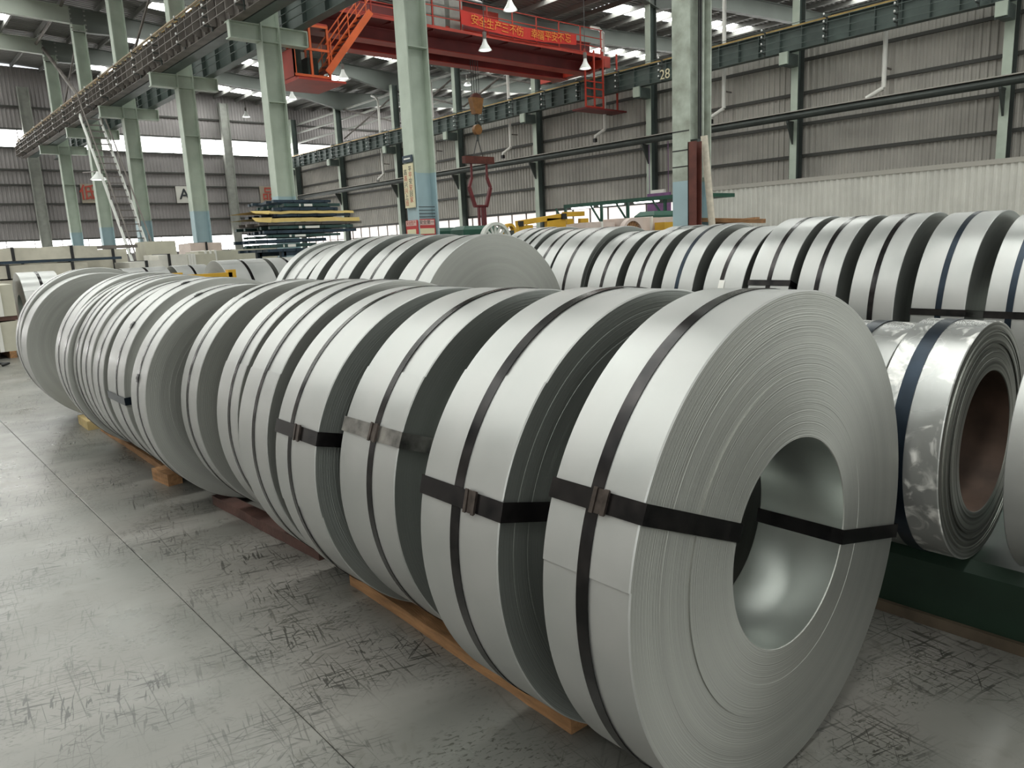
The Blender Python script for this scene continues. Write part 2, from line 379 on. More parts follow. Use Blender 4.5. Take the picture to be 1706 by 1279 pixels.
# ---- left wall, back wall and the neighbouring bay's outer wall (outside the frame, they close the hall)
for nm, ax, pos, a0, a1, sg, zw in (('wall_left', 'Y', XL, YB, YE, 1, ((1.2, 3.2), (8.3, 9.9))), ('wall_back', 'X', YB, XL, XR, 1, ((.2, 4.6), (8.3, 9.9))), ('wall_far_right', 'Y', XR, YB, YE, -1, ((8.3, 9.4),))):
    base = corrugated(ax, a0, a1, 0, zw[0][0], pos, .5, .04, sg).build(nm, 'wall_steel'); struct(base)
    z = zw[0][0]
    for k, (z0, z1) in enumerate(zw):
        if z0 > z+.1: corrugated(ax, a0, a1, z, z0, pos, .5, .04, sg).build('sheet', 'wall_steel', base)
        n = 10
        for q in range(n):
            s0 = a0+(a1-a0)*q/n+.1; s1 = a0+(a1-a0)*(q+1)/n-.1
            m = MB(); (m.box(pos-.01, pos+.01, s0, s1, z0+.05, z1-.05) if ax == 'Y' else m.box(s0, s1, pos-.01, pos+.01, z0+.05, z1-.05)); m.build('window_pane', {'wall_left': 'window_left', 'wall_back': 'window_back'}.get(nm, 'window'), base)
            m = MB(); (m.box(pos-.05, pos+.05, s1, s1+.2, z0, z1) if ax == 'Y' else m.box(s1, s1+.2, pos-.05, pos+.05, z0, z1)); m.build('mullion', 'wall_steel', base)
        z = z1
    corrugated(ax, a0, a1, z, 13.6, pos, .5, .04, sg).build('sheet', 'wall_steel', base)
# ---- roof: deck, skylight strips, purlins, rafters
ceil = MB().box(XL, XR, YB-.3, YB-.1, 12.9, 13.3).build('ceiling', 'roof_deck'); struct(ceil)
DZ = .97
def deck(x0, x1, y0, y1, parent):
    m = MB(); n = max(1, round((y1-y0)/.28)); p = (y1-y0)/n; ys = []
    for i in range(n):
        s = y0+i*p; ys += [(s, 0), (s+.5*p, 0), (s+.6*p, .05), (s+.9*p, .05)]
    ys.append((y1, 0)); xs = [x for x in (x0, XC, XW, x1) if x0 <= x <= x1]; xs = sorted(set(xs)); vs, fs = [], []
    for yy, d in ys:
        for x in xs: vs.append((x, yy, rz(x)+DZ+d))
    k = len(xs)
    for i in range(len(ys)-1):
        for q in range(k-1): fs.append((i*k+q, i*k+q+1, (i+1)*k+q+1, (i+1)*k+q))
    m.add(vs, fs); return m.build('roof_sheet', 'roof_deck', parent)
pur = [XL+.2+1.5*i for i in range(40) if XL+.2+1.5*i < XR]
strips = [(pur[1], pur[15]), (pur[18], pur[27]), (pur[29], pur[37])]
lines = [YB]+GY+[YE]
for i in range(len(lines)-1):
    a, b = lines[i], lines[i+1]; c = a+(b-a)*.68; hw = .65
    e = XL; LH = .85
    for p_, q_ in ((a, c-LH), (c+hw, b)): deck(XL, strips[0][1], p_, q_, ceil)
    deck(strips[0][1], XR, a, c-hw, ceil); deck(strips[0][1], XR, c+hw, b, ceil); deck(XL, strips[0][0], c-LH, c-hw, ceil)
    for s0, s1 in strips:
        lo = LH if s0 == strips[0][0] else hw
        if s0 > e+.05: deck(e, s0, c-hw, c+hw, ceil)
        ps = [p for p in pur if s0-.01 <= p <= s1+.01]
        for p0, p1 in zip(ps[:-1], ps[1:]):
            m = MB(); v = []
            for x in (p0+.06, p1-.06):
                for yy in (c-lo, c+hw): v += [(x, yy, rz(x)+DZ+.02)]
            m.add(v, [(0, 1, 3, 2)]); m.build('skylight_pane', 'skylight', ceil)
            MB().box(p0-.06, p0+.06, c-hw, c+hw, rz(p0)+DZ, rz(p0)+DZ+.04).build('roof_batten', 'roof_deck', ceil) if False else None
        e = s1
    if e < XR-.05: deck(e, XR, c-hw, c+hw, ceil)
for x in pur:
    z = rz(x)+.75; MB().box(x-.04, x+.04, YB, YE, z, z+.21).build('purlin', 'purlin', ceil)
for gi, g in enumerate(GY):
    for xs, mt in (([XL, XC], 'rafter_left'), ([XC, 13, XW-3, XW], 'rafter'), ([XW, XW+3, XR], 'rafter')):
        m = MB()
        for x0, x1 in zip(xs[:-1], xs[1:]):
            d0 = 0 if x0 != XW-3 and not (x0 == XC and mt == 'rafter') else (0 if x0 == XW-3 else .35)
            d1 = .45 if x1 == XW else 0
            if x0 == XW: d0 = .45
            zt0, zt1 = rz(x0)+.74, rz(x1)+.74; zb0, zb1 = rz(x0)-d0, rz(x1)-d1
            for yy0, yy1, za, zb_ in ((g+.19, g+.205, 0, 0),):
                m.add([(x0, yy0, zb0), (x1, yy0, zb1), (x1, yy1, zb1), (x0, yy1, zb0), (x0, yy0, zt0), (x1, yy0, zt1), (x1, yy1, zt1), (x0, yy1, zt0)],
                      [(0, 3, 2, 1), (4, 5, 6, 7), (0, 1, 5, 4), (1, 2, 6, 5), (2, 3, 7, 6), (3, 0, 4, 7)])
            for q0, q1 in ((zb0, zb1), (zt0-.02, zt1-.02)):
                m.add([(x0, g+.06, q0), (x1, g+.06, q1), (x1, g+.34, q1), (x0, g+.34, q0), (x0, g+.06, q0+.02), (x1, g+.06, q1+.02), (x1, g+.34, q1+.02), (x0, g+.34, q0+.02)],
                      [(0, 3, 2, 1), (4, 5, 6, 7), (0, 1, 5, 4), (1, 2, 6, 5), (2, 3, 7, 6), (3, 0, 4, 7)])
        m.build('rafter', mt, ceil)
# tie rods and struts under the roof
tr = MB()
for k in (3, 5, 7):
    tr.tube([(XC+.3, GY[k]+.2, rz(XC)-.2), (XC+.3, GY[k+1 if k < 8 else k]+.2, rz(XC)-3.6)], .05, 6)
tr.tube([(XC, GY[8], 12.6), (XC-.2, GY[7], 9.2)], .09, 8).tube([(XC-.3, GY[8], 12.8), (XC-.3, GY[7]+.1, 13.1), (XC-.3, GY[6], 14)], .07, 8)
for k in (5, 6, 7):
    tr.tube([(XW, wcol[k], 9.0), (XW, wcol[k+1], 10.9)], .05, 6).tube([(XW, wcol[k], 10.9), (XW, wcol[k+1], 9.0)], .05, 6)
tr.build('brace', 'steel_brown', ceil)
for z in (9.6, 10.3, 10.9): MB().box(XW+.05, XW+.15, 28, YE, z-.05, z+.05).build('girt', 'cabin_grey', wall_r)

# ---- main columns
kdesc = {2: 'nearest and thickest pale green steel column, cables and rusty pipe at its side', 3: 'pale green steel column with a cream lettered board and red notice, light blue foot',
         4: 'pale green column left of the red crane cabin, its foot behind the stacked blue frames', 5: 'pale green steel column right of the letter A sign, light blue foot',
         6: 'pale green column immediately right of the steep steel stair', 7: 'pale green column directly behind the steep steel stair', 8: 'pale green column left of the beige red-lettered sign, last before the far wall'}
def column(k, g):
    hw = .15 if k == 2 else .2; t = thing('steel_column', kdesc.get(k, 'pale green steel column out of view'), 'column', (XC+.27, g+hw, 0), 0, 'main crane columns')
    zt = 12.35; zb = 2.35 if k == 2 else 3.15
    up = 'paint_worn' if k == 2 else 'paint_mint'
    for s in (-1, 1):
        MB().box(s*.26-.015, s*.26+.015, -hw, hw, zb, zt).build('flange', up, t)
        MB().box(s*.26-.0155, s*.26+.0155, -hw, hw, 0, zb).build('flange_foot', 'paint_blue', t)
    MB().box(-.245, .245, -.012, .012, zb, zt).build('web', up, t)
    MB().box(-.245, .245, -.0125, .0125, 0, zb).build('web_foot', 'paint_blue', t)
    MB().box(-.36, .36, -hw-.03, hw+.03, 0, .03).build('base_plate', 'paint_blue', t)
    for z in (5.7,) if k != 2 else (): MB().box(-.245, .245, -.19, .19, z, z+.02).build('stiffener', up, t)
    c = MB().box(-1.13, 1.13, -.15, .15, 7.28, 7.31).box(-1.13, 1.13, -.15, .15, 7.69, 7.72).box(-1.13, 1.13, -.03, .0, 7.31, 7.69)
    for x in (-1.13, -.27, .27, 1.1): c.box(x, x+.03, -.16, -.03, 7.3, 7.7)
    if k != 2: c.build('bracket', up, t)
    else: c.build('bracket', up, t)
    if k < 9:
        b = MB()
        for x in (-.3, .3):
            for z in (12.1, 12.3, 12.5, 12.7, 12.9): b.box(x-.04, x+.04, -.24, -.2, z, z+.06)
        b.box(-.32, .32, -.23, -.2, 12.0, 12.05); b.build('bolted_plate', 'cabin_grey', t)
    return t
for k, g in enumerate(GY):
    if k >= 2: column(k, g)
# wall columns
wlab = {1: '', 2: 'pale green wall column at the right edge of the picture', 3: 'pale green wall column rising behind the corrugated fence',
        4: 'wall column between the tallest green column and the crane, white box near its foot', 5: 'wall column behind the yellow lifting frame, left of the green canopy', 6: 'wall column half hidden behind the hanging crane hook',
        7: 'wall column seen left of the column with the cream board', 8: 'slim wall column two bays from the far corner', 9: 'last wall column in the far right corner of the hall'}
for k, y in enumerate(wcol):
    if k < 2: continue
    t = thing('wall_column', wlab[k], 'column', (XW-.35, y, 0), 0, 'columns of the right wall')
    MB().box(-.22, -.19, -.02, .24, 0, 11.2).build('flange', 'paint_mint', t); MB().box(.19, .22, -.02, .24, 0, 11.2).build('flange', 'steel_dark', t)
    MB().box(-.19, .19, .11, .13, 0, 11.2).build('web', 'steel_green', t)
    MB().box(-.9, -.22, -.02, .27, 7.18, 7.58).box(-.92, -.9, -.06, .31, 7.15, 7.6).build('bracket', 'steel_green', t)
    MB().box(-1.0, -.92, -.03, .28, 7.2, 7.6).build('end_plate', 'paint_mint', t)
# ---- crane runway beams
def runway(name, label, x, y0, y1, z0, z1, side, mt, railmt, step, brk, gold=False):
    t = thing(name, label, 'crane beam', (x, (y0+y1)/2, z0)); o = (y0+y1)/2
    h = z1-z0
    MB().box(-.01, .01, y0-o, y1-o, .02, h-.02).build('web', mt, t)
    MB().box(-.15, .15, y0-o, y1-o, h-.02, h).build('top_flange', mt, t); MB().box(-.15, .15, y0-o, y1-o, 0, .02).build('bottom_flange', mt, t)
    MB().box(-.04, .04, y0-o, y1-o, h, h+.08).build('rail', railmt, t)
    st = MB().box(-.14, .0, -.01, .01, .02, h-.02); me = None; y = y0+.3
    while y < y1:
        if me is None: ob = st.build('stiffener', mt, t, (0, y-o, 0)); me = ob.data
        else: link('stiffener', me, t, (0, y-o, 0))
        y += step
    # conductor brackets with four white insulators and the bars they carry
    b = MB()
    for i in range(4): b.box(-.42, -.14, -.02, .02, .08+i*.23, .11+i*.23)
    b.box(-.2, -.16, -.025, .025, -.02, h)
    iv = MB()
    for i in range(4):
        r = MB().ring([(.001, -.035), (.022, -.035), (.034, 0), (.02, .035), (.001, .035)], 8, 'Z'); iv.add([(v[0]-.40, v[1], v[2]+.16+i*.23) for v in r.v], r.f, 0, True)
    bm = im = None; y = y0+brk*.4
    while y < y1:
        if bm is None: p = b.build('insulator_bracket', 'steel_dark', t, (0, y-o, 0)); bm = p.data; q = iv.build('insulators', 'insulator', p); im = q.data
        else: p = link('insulator_bracket', bm, t, (0, y-o, 0)); link('insulators', im, p)
        y += brk
    c = MB()
    for i in range(4): c.box(-.41, -.39, y0-o, y1-o, .11+i*.23, .128+i*.23)
    c.build('conductor_bars', mt, t)
    if gold:
        g = MB()
        for q, (dx, dz) in enumerate(((-.19, -.01), (-.22, .05), (-.19, .11))): g.tube([(dx, y0-o, h+dz), (dx, y1-o, h+dz)], .022, 6)
        g.build('yellow_rails', railmt, t)
        m = MB(); y = y0
        while y < y1:
            m.box(-.30, -.16, y-o-.015, y-o+.015, .04, h-.03); m.box(-.36, -.30, y-o-.02, y-o+.02, .1, h-.2); y += .62
        m.build('collector_brackets', 'steel_brown', t)
    return t
runway('crane_beam', 'long brown crane runway beam with yellow rail crossing the upper left corner', 8.85, -6, 53.6, 7.72, 8.6, -1, 'steel_brown', 'rail_yellow', .62, 2.27, True)
lb = MB().box(-.03, .03, -29, 29.5, 0, .6).box(-.2, .2, -29, 29.5, -.03, 0).build('crane_girder', 'steel_green', None, (9.25, 23.7, 7.75)); tag(lb, 'dark green girder hidden behind the brown rail beam, upper left', 'crane beam')
runway('crane_beam', 'dark steel crane beam on the right side of the pale green columns, above the crane cabin', 10.62, -6, 54.0, 7.72, 8.62, 1, 'steel_green', 'steel_brown', 1.3, 30)
runway('crane_beam', 'dark green crane runway beam along the right wall, marked 28', 25.95, -6, 54.0, 7.62, 8.38, -1, 'steel_green', 'rail_yellow', .82, 2.27)
p28 = at(1107, 124, X=25.5); t28 = bpy.data.objects['crane_beam.002']
text_mesh('numeral', '28', .52, 'sign_cream', t28, (25.52-25.95, p28.y-24.0, p28.z-7.62), (pi/2, 0, -pi/2), .004)
# ---- pipe along the wall with its brackets
t = thing('service_pipe', 'dark horizontal service pipe on brackets running along the right wall', 'pipe', (26.05, 24, 5.3))
MB().tube([(0, -30, .17), (0, 29.6, .17)], .13, 12).build('pipe', 'steel_dark', t); MB().box(-.16, .16, -30, 29.6, .30, .33).build('cover_plate', 'fence_cap', t)
m = MB().box(-.05, .36, -.04, .04, -.03, .04).add([(-.05, -.03, -.03), (.36, -.03, -.03), (.36, -.03, -.75), (-.05, .03, -.03), (.36, .03, -.03), (.36, .03, -.75)], [(0, 2, 1), (3, 4, 5), (0, 1, 4, 3), (1, 2, 5, 4), (2, 0, 3, 5)])
me = None
for y in wcol[2:]:
    if me is None: me = m.build('pipe_bracket', 'steel_dark', t, (0, y+.12-24, 0)).data
    else: link('pipe_bracket', me, t, (0, y+.12-24, 0))
# ---- downpipes
dl = ['white downpipe right of the nearest column, crossing the crane beam', 'white downpipe at the upper right with an elbow above the dark service pipe', 'white downpipe at the right end of the red crane bridge', 'white downpipe right of the hanging hook',
      'white downpipe just right of the column with the cream board', 'white downpipe just left of the column with the cream board']
for (y, zt, zb), lab in zip([(17.43, 11.5, 6.24), (11.4, 8.0, 5.95), (23.55, 10.55, 6.3), (29.97, 11.4, 6.29), (36.55, 10.8, 6.25), (42.25, 10.78, 6.11)], dl):
    t = thing('downpipe', lab, 'pipe', (26.42, y, zb), 0, 'white downpipes')
    MB().tube([(0, 0, 0), (0, 0, zt-zb-.25), (0, .25, zt-zb), (0, .7, zt-zb+.15)], .075, 10).build('pipe', 'white_plastic', t)
    MB().tube([(0, 0, 0), (-.1, .5, -.25), (-.1, .52, -.36)], .07, 10).build('elbow', 'white_plastic', t)
    MB().box(-.03, .5, -.02, .02, .6, .65).build('clamp', 'steel_brown', t)
    MB().box(-.17, -.03, .45, .59, -.50, -.34).build('spout', 'black', t)
# ---- corrugated fence in front of the right wall
fe = thing('panel_fence', 'pale corrugated metal fence standing along the right wall', 'fence', (25, 7, 0))
y = -4.0
while y < 17.0:
    corrugated('Y', y-7, y+1.02-7, 0, 3.12, (0 if int(y+4) % 2 else -.006), .2, .03).build('panel', 'fence', fe); y += 1
MB().box(-.05, .04, -11, 10, 3.1, 3.24).build('cap_rail', 'fence_cap', fe)
for i in range(8): MB().box(.04, .1, -11+3*i-.04+.04, -11+3*i+.04+.04, 0, 3.1).build('post', 'fence_cap', fe)

# ================================================================== COILS
def coil(label, X, Yn, Yf, R, Rh=None, n=128, strap=.5, strap_w=.034, strap_m='strap', cross=(), lap=None, skin='skin', edge='edge', bore='bore', z0=.012, group=None, rings=2, amp=.4, flip=False, rot=0, straps=None, seal_at=(), bulge=0, seed=1, cross_m=None, base=None):
    rnd = random.Random(seed); w = Yf-Yn; Rh = Rh or .305; zc = R+z0
    t = thing('steel_coil', label, 'steel coil', base or (X, Yn, 0), rot, group)
    lap = radians(lap if lap is not None else rnd.uniform(20, 80)); step = .003
    # profile: outer surface, near side with layers standing proud, bore, far side
    prof = [(R, w-.003, 1), (R, .003, 1), (R-.004, 0, 1)]
    offs = 0.
    rad = sorted([rnd.uniform(Rh+.04, R-.03) for _ in range(rings)], reverse=True)
    if bulge: rad = [.60, .49, .40]; 
    cuts = []
    for q, rr in enumerate(rad):
        o2 = (rnd.uniform(-.0025, .0015)*amp if not bulge else (-.0006, -.005, -.0044)[q])
        cuts.append((rr+.0006, offs)); cuts.append((rr, o2)); offs = o2
    for rr, yy in cuts: prof.append((rr, yy, 0))
    nf = len(prof)
    prof += [(Rh+.002, offs, 0), (Rh, offs+.003, 0)]
    nb = len(prof)
    prof += [(Rh, w-.003, 0), (Rh+.002, w, 0), (R-.004, w, 1)]
    k = len(prof); vs, fs, ms = [], [], []
    for i in range(n+1):
        a = lap+2*pi*i/n; dr = step*(1-i/n) if flip else step*i/n
        for r, yy, o in prof: vs.append(((r-(dr if o else 0))*cos(a), yy, (r-(dr if o else 0))*sin(a)))
    for i in range(n):
        for q in range(k):
            q2 = (q+1) % k; fs.append((i*k+q, i*k+q2, (i+1)*k+q2, (i+1)*k+q))
            ms.append(0 if q in (0, 1, k-1) else (2 if nb-1 <= q <= nb else 1))
    fs.append((0, 1, n*k+1, n*k)); ms.append(0)
    b = MB(); b.v = vs; b.f = fs; b.m = ms; b.sm = [True]*len(fs)
    b.build('wound_strip', [skin, edge, bore], t, (0, 0, zc), 25)
    for s in (straps if straps is not None else [strap]):
        if s is None: continue
        yc = w*s; hw = strap_w/2
        m = MB().ring([(R+.0002, yc-hw), (R+.0022, yc-hw), (R+.0022, yc+hw), (R+.0002, yc+hw)], n); so = m.build('strap', strap_m, t, (0, 0, zc))
        for sa in seal_at:
            a = radians(sa); mm = MB(); L = .05
            for (dr0, dr1, ta, wd) in ((.002, .007, L, hw+.004), (.006, .010, L*.35, hw+.007)):
                vs2 = []
                for rr in (R+dr0, R+dr1):
                    for yy in (yc-wd, yc+wd):
                        for tt in (-ta/2, ta/2): vs2.append((rr*cos(a)-tt*sin(a), yy, rr*sin(a)+tt*cos(a)))
                mm.add(vs2, [(0, 2, 3, 1), (4, 5, 7, 6), (0, 1, 5, 4), (2, 6, 7, 3), (0, 4, 6, 2), (1, 3, 7, 5)])
            mm.build('seal', 'seal_face', so)
    for ci in cross:
        a, cm, seal, cw = (list(ci)+[None]*4)[:4]; a = radians(a); cm = cm or 'strap'; hw = (cw or .046)/2
        er = Vector((cos(a), 0, sin(a))); et = Vector((-sin(a), 0, cos(a))); ey = Vector((0, 1, 0)); m = MB()
        def slab(r0_, r1_, y0_, y1_, tw, mb):
            v = [er*r_+et*t_+ey*y_ for r_ in (r0_, r1_) for t_ in (-tw, tw) for y_ in (y0_, y1_)]
            mb.add(v, [(0, 1, 3, 2), (4, 6, 7, 5), (0, 4, 5, 1), (2, 3, 7, 6), (0, 2, 6, 4), (1, 5, 7, 3)])
        pn = -.0085
        slab(R+.0023, R+.0045, pn, w+.003, hw, m); slab(Rh-.003, R+.0045, pn-.002, pn, hw, m)
        slab(Rh-.004, Rh-.002, pn, w+.003, hw, m); slab(Rh-.004, R+.0045, w+.003, w+.005, hw, m)
        so = m.build('cross_strap', cm, t, (0, 0, zc))
        if seal is not None:
            m = MB(); y_ = w*seal; slab(R+.0045, R+.010, y_-.022, y_+.022, hw+.004, m); slab(R+.010, R+.014, y_-.024, y_-.012, hw+.006, m); slab(R+.010, R+.013, y_+.012, y_+.024, hw+.006, m)
            m.build('seal', 'seal', so)
    return t
front = [  # label, X, Yn, Yf, R, kwargs
 ('nearest coil of the front row, open bore facing the camera, two black cross straps', 1.888, 1.013, 1.293, .712, dict(Rh=.303, n=192, strap_w=.038, cross=((157.5, 'strap', .42, .05), (-13.5, 'strap', None, .046)), lap=172, bulge=1, seed=3, flip=True)),
 ('second coil of the front row, black cross strap with seal, shaded side face', 1.879, 1.456, 1.814, .711, dict(n=160, strap_w=.04, strap=.52, cross=((165.5, 'strap', .33, .055),), lap=135.5, edge='edge_dark', seed=4, rings=9, amp=1.2)),
 ('third coil of the front row, worn silvery cross strap and folded outer sheet', 1.963, 2.11, 2.486, .702, dict(n=144, strap_w=.034, strap=.42, cross=((159.5, 'strap_silver', .42, .055),), lap=140.5, seed=5)),
 ('fourth coil of the front row, grey cross strap, loose sheet end low down', 1.917, 2.594, 2.946, .703, dict(n=144, strap=.62, cross=((165.1, 'strap', .42, .055),), lap=-169, seed=6, flip=True)),
 ('fifth coil of the front row, plain band with a single dark strap at its middle', 1.946, 3.069, 3.379, .716, dict(n=128, strap=.45, seed=7, lap=150)),
 ('sixth coil of the front row, narrow right margin beside its single strap', 2.026, 3.611, 3.884, .713, dict(strap=.38, seed=8, lap=152)),
 ('seventh coil of the front row, short lap at its shoulder and shaded wide side face', 2.022, 4.196, 4.447, .71, dict(strap=.55, seed=9, lap=118)),
 ('eighth coil of the front row, black seal on top and broad pale side face', 1.888, 4.713, 5.009, .698, dict(strap=.5, seed=10, seal_at=(112, 165), strap_w=.022)),
 ('ninth coil of the front row, black seals on top, dark cross strap stub', 1.916, 5.198, 5.601, .717, dict(strap=.42, seed=11, seal_at=(106, 142), strap_w=.026, cross=((182, 'strap_blue', None, .05),))),
 ('tenth coil of the front row, first of the tight run of thin coils', 1.915, 5.783, 6.082, .704, dict(strap=.45, seed=12)),
 ('eleventh coil of the front row, pinkish sheen, tight against its neighbours', 1.927, 6.096, 6.378, .722, dict(strap=.5, seed=13)),
 ('twelfth coil of the front row, thin, in the middle of the tight run', 1.927, 6.424, 6.639, .726, dict(strap=.5, seed=14)),
 ('thirteenth coil of the front row, thinnest band of the run', 1.881, 6.679, 6.878, .715, dict(strap=.5, seed=15)),
 ('fourteenth coil of the front row, last of the tight run before the gap', 1.923, 6.892, 7.252, .735, dict(strap=.6, seed=16)),
 ('second coil from the far left end of the front row, large bare side face', 1.887, 8.409, 8.70, .732, dict(strap=None, seed=17)),
 ('coil at the far left end of the front row, partly covered by its neighbour', 1.913, 8.735, 8.994, .758, dict(strap=.5, strap_w=.02, seed=18)),
]
for i, (lab, X, a, b, R, kw) in enumerate(front):
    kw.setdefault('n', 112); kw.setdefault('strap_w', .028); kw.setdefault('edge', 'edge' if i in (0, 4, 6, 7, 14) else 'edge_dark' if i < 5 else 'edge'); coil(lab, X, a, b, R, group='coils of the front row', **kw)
mid = [('front coil of the middle mound, plain grey side face rising behind the front row', 4.97, 5.453, .828, .42), ('second coil of the middle mound, strap catching a pale glare', 5.669, 6.069, .838, .5),
       ('third coil of the middle mound, broad pale band and worn strap', 6.24, 6.70, .85, .5), ('fourth coil of the middle mound, narrow band without a strap', 6.863, 7.034, .849, None),
       ('fifth coil of the middle mound, short dark strap segment showing', 7.185, 7.66, .823, .5), ('sixth coil of the middle mound, thin sliver at its left end', 7.676, 7.815, .839, None)]
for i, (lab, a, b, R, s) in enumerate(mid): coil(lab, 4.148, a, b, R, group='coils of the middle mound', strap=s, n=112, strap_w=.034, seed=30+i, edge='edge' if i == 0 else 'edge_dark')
back = [('coil at the right edge of the back row, dark blue strap, cut by the frame', 1.527, 1.827, .806, .5, 'strap_blue', (172,)), ('second coil from the right in the back row, dark blue strap and black cross strap', 1.95, 2.319, .823, .48, 'strap_blue', (173,)),
        ('third coil from the right in the back row, black strap, dark gap on its right', 2.445, 2.795, .829, .5, 'strap', ()), ('fourth coil from the right in the back row, straight black strap', 2.91, 3.253, .83, .5, 'strap', ()),
        ('back row coil whose black cross strap shows just over the nearest coil', 3.327, 3.714, .837, .5, 'strap', (160,)), ('back row coil with a small white paper tag on its strap', 3.8, 4.212, .807, .55, 'strap', ()),
        ('back row coil with a worn blue-black strap, left of the tagged one', 4.319, 4.688, .825, .5, 'strap_blue', ()), ('back row coil directly in front of the red post and thick column', 4.823, 5.183, .818, .45, 'strap', ()),
        ('back row coil with a narrow dark strap, ninth from the right', 5.299, 5.698, .814, .5, 'strap', ()), ('tenth coil from the right in the back row, wide band with black strap', 5.765, 6.28, .847, .5, 'strap', ()),
        ('eleventh coil from the right in the back row, below the yellow frame', 6.317, 6.69, .848, .45, 'strap', ()), ('back row coil just clearing the right slope of the middle mound', 6.737, 6.982, .864, .5, 'strap', ())]
for i, (lab, a, b, R, s, sm, cr) in enumerate(back):
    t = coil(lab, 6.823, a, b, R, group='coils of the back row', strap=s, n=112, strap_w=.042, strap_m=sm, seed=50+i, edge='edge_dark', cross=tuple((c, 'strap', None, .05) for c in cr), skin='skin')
    if i == 5:
        q = at(1214, 440, X=6.823-.69); a_ = radians(158)
        tg = MB(); R2 = R+.0025
        for k2 in range(4):
            a0, a1 = a_-.04+k2*.025, a_-.04+(k2+1)*.025
            tg.add([(R2*cos(x), y_, R2*sin(x)) for x in (a0, a1) for y_ in (.19, .25)], [(0, 1, 3, 2)])
        tg.build('paper_tag', 'white_plastic', t, (0, 0, R+.012))
coil('back row coil at the far left, only its top showing beside the mound face', 6.823, 7.02, 7.38, .87, n=96, seed=70, edge='edge_dark')
coil('coil top showing behind the back row, left of the thick column', 8.58, 6.0, 6.4, .84, n=96, seed=71, edge='edge_dark')
coil('second coil top showing behind the back row, touching the thick column', 8.58, 5.4, 5.75, .84, n=96, seed=72, edge='edge')
coil('film-wrapped coil top behind the back row, in front of the pale fence', 8.62, 3.9, 4.35, .83, n=96, seed=73, skin='skin_bright')
# coils on the green saddle, right
sd = thing('coil_saddle', 'long dark green steel saddle carrying the right-hand coils', 'coil rack', (3.5, .6, 0))
m = MB(); P = [(-.42, .0), (-.50, .29), (-.46, .33), (.42, .33), (.46, 0)]
for y0_, y1_ in ((-1.6, 2.1),):
    vs = [(x, y, z) for y in (y0_, y1_) for x, z in P]; n_ = len(P)
    m.add(vs, [tuple(range(n_)), tuple(range(n_, 2*n_))[::-1]]+[(i, (i+1) % n_+0, (i+1) % n_+n_, i+n_) for i in range(n_)])
m.build('beam', 'saddle_green', sd); MB().box(-.455, -.405, -1.6, 2.1, 0, .045).build('base_strip', 'saddle_rust', sd)
kz = .335
coil('scuffed coil with rust-brown bore on the green saddle, beside the nearest coil', 3.09, .905, 1.135, .449, .266, n=144, strap=.60, strap_w=.05, strap_m='strap_blue', skin='skin_scuffed', edge='edge_coarse', bore='rust_bore', z0=kz, rings=14, amp=1.6, seed=80, lap=60)
coil('scuffed coil on the green saddle behind the rust-bored one, mostly hidden', 3.09, 1.145, 1.42, .440, .25, n=128, strap=.55, strap_w=.05, strap_m='strap_blue', skin='skin_scuffed', edge='edge_dark', bore='rust_bore', z0=kz, seed=81, lap=150)
coil('coil on the green saddle cut off by the right edge of the picture', 3.17, .44, .735, .455, .266, n=144, strap=.45, strap_w=.05, strap_m='strap_blue', skin='skin', edge='edge_dark', bore='rust_bore', z0=kz, seed=82, lap=120)
# far left: two rows of bright coils lying across the hall (axis along X)
def crosscoil(label, x0, x1, Y, R, seed, s=.5, skin='skin_bright', edge='edge'):
    return coil(label, 0, 0, x1-x0, R, group='crosswise coils at the far left', strap=s, n=80, seed=seed, rot=-pi/2, strap_w=.05, strap_m='strap', base=(x0, Y, 0), skin=skin, edge=edge)
crosscoil('bright crosswise coil at the far left edge, black strap, beside the cream crates', 2.33, 2.95, 16.75, .715, 90)
for i, (a, b, lab) in enumerate([(3.62, 4.02, 'narrow crosswise coil top in the far left row, left of the strapped one'), (4.12, 4.96, 'crosswise coil in the far left row with a black strap, above the tight run'), (5.1, 5.78, 'crosswise coil in the far left row ending beside the yellow bar')]):
    crosscoil(lab, a, b, 16.75, .70, 91+i)
for i, (a, b, lab) in enumerate([(4.62, 5.42, 'bright crosswise coil right of the yellow bar, dark side with a spot'), (5.50, 6.05, 'second bright crosswise coil behind the left slope of the mound'), (6.12, 6.7, 'third bright crosswise coil, touching the top of the mound slope')]):
    crosscoil(lab, a, b, 12.9, .745, 95+i)

# ================================================================== TIMBERS AND THINGS ON THE FLOOR
def timber(label, x0, y0, x1, y1, w, h, mt, seed=1):
    r = random.Random(seed); L = hypot(x1-x0, y1-y0); n = 14; vs, fs = [], []
    for i in range(n+1):
        s = L*i/n; j = [r.uniform(-.003, .003) for _ in range(4)]
        vs += [(-w/2+j[0], s, 0), (w/2+j[1], s, 0), (w/2+j[1], s, h+j[2]), (-w/2+j[0], s, h+j[3])]
    for i in range(n):
        for q in range(4): fs.append((4*i+q, 4*i+(q+1) % 4, 4*i+4+(q+1) % 4, 4*i+4+q))
    fs += [(0, 1, 2, 3)[::-1], tuple(4*n+q for q in range(4))]
    t = MB().add(vs, fs).build('timber_beam', mt, None, (x0, y0, 0)); t.rotation_euler = (0, 0, -atan2(x1-x0, y1-y0)); tag(t, label, 'timber'); return t
timber('long light-brown timber wedged under the near coils', 1.593, 1.58, 1.638, 3.12, .092, .055, 'wood', 1)
timber('dark red-brown timber under the middle coils of the front row', 1.66, 3.50, 1.595, 4.86, .09, .06, 'wood_red', 2)
timber('short brown timber block under the middle coils, left of the dark red one', 1.52, 5.50, 1.49, 5.78, .10, .085, 'wood', 3)
timber('long brown timber under the tight run of coils', 1.60, 5.86, 1.62, 7.9, .09, .052, 'wood', 4)
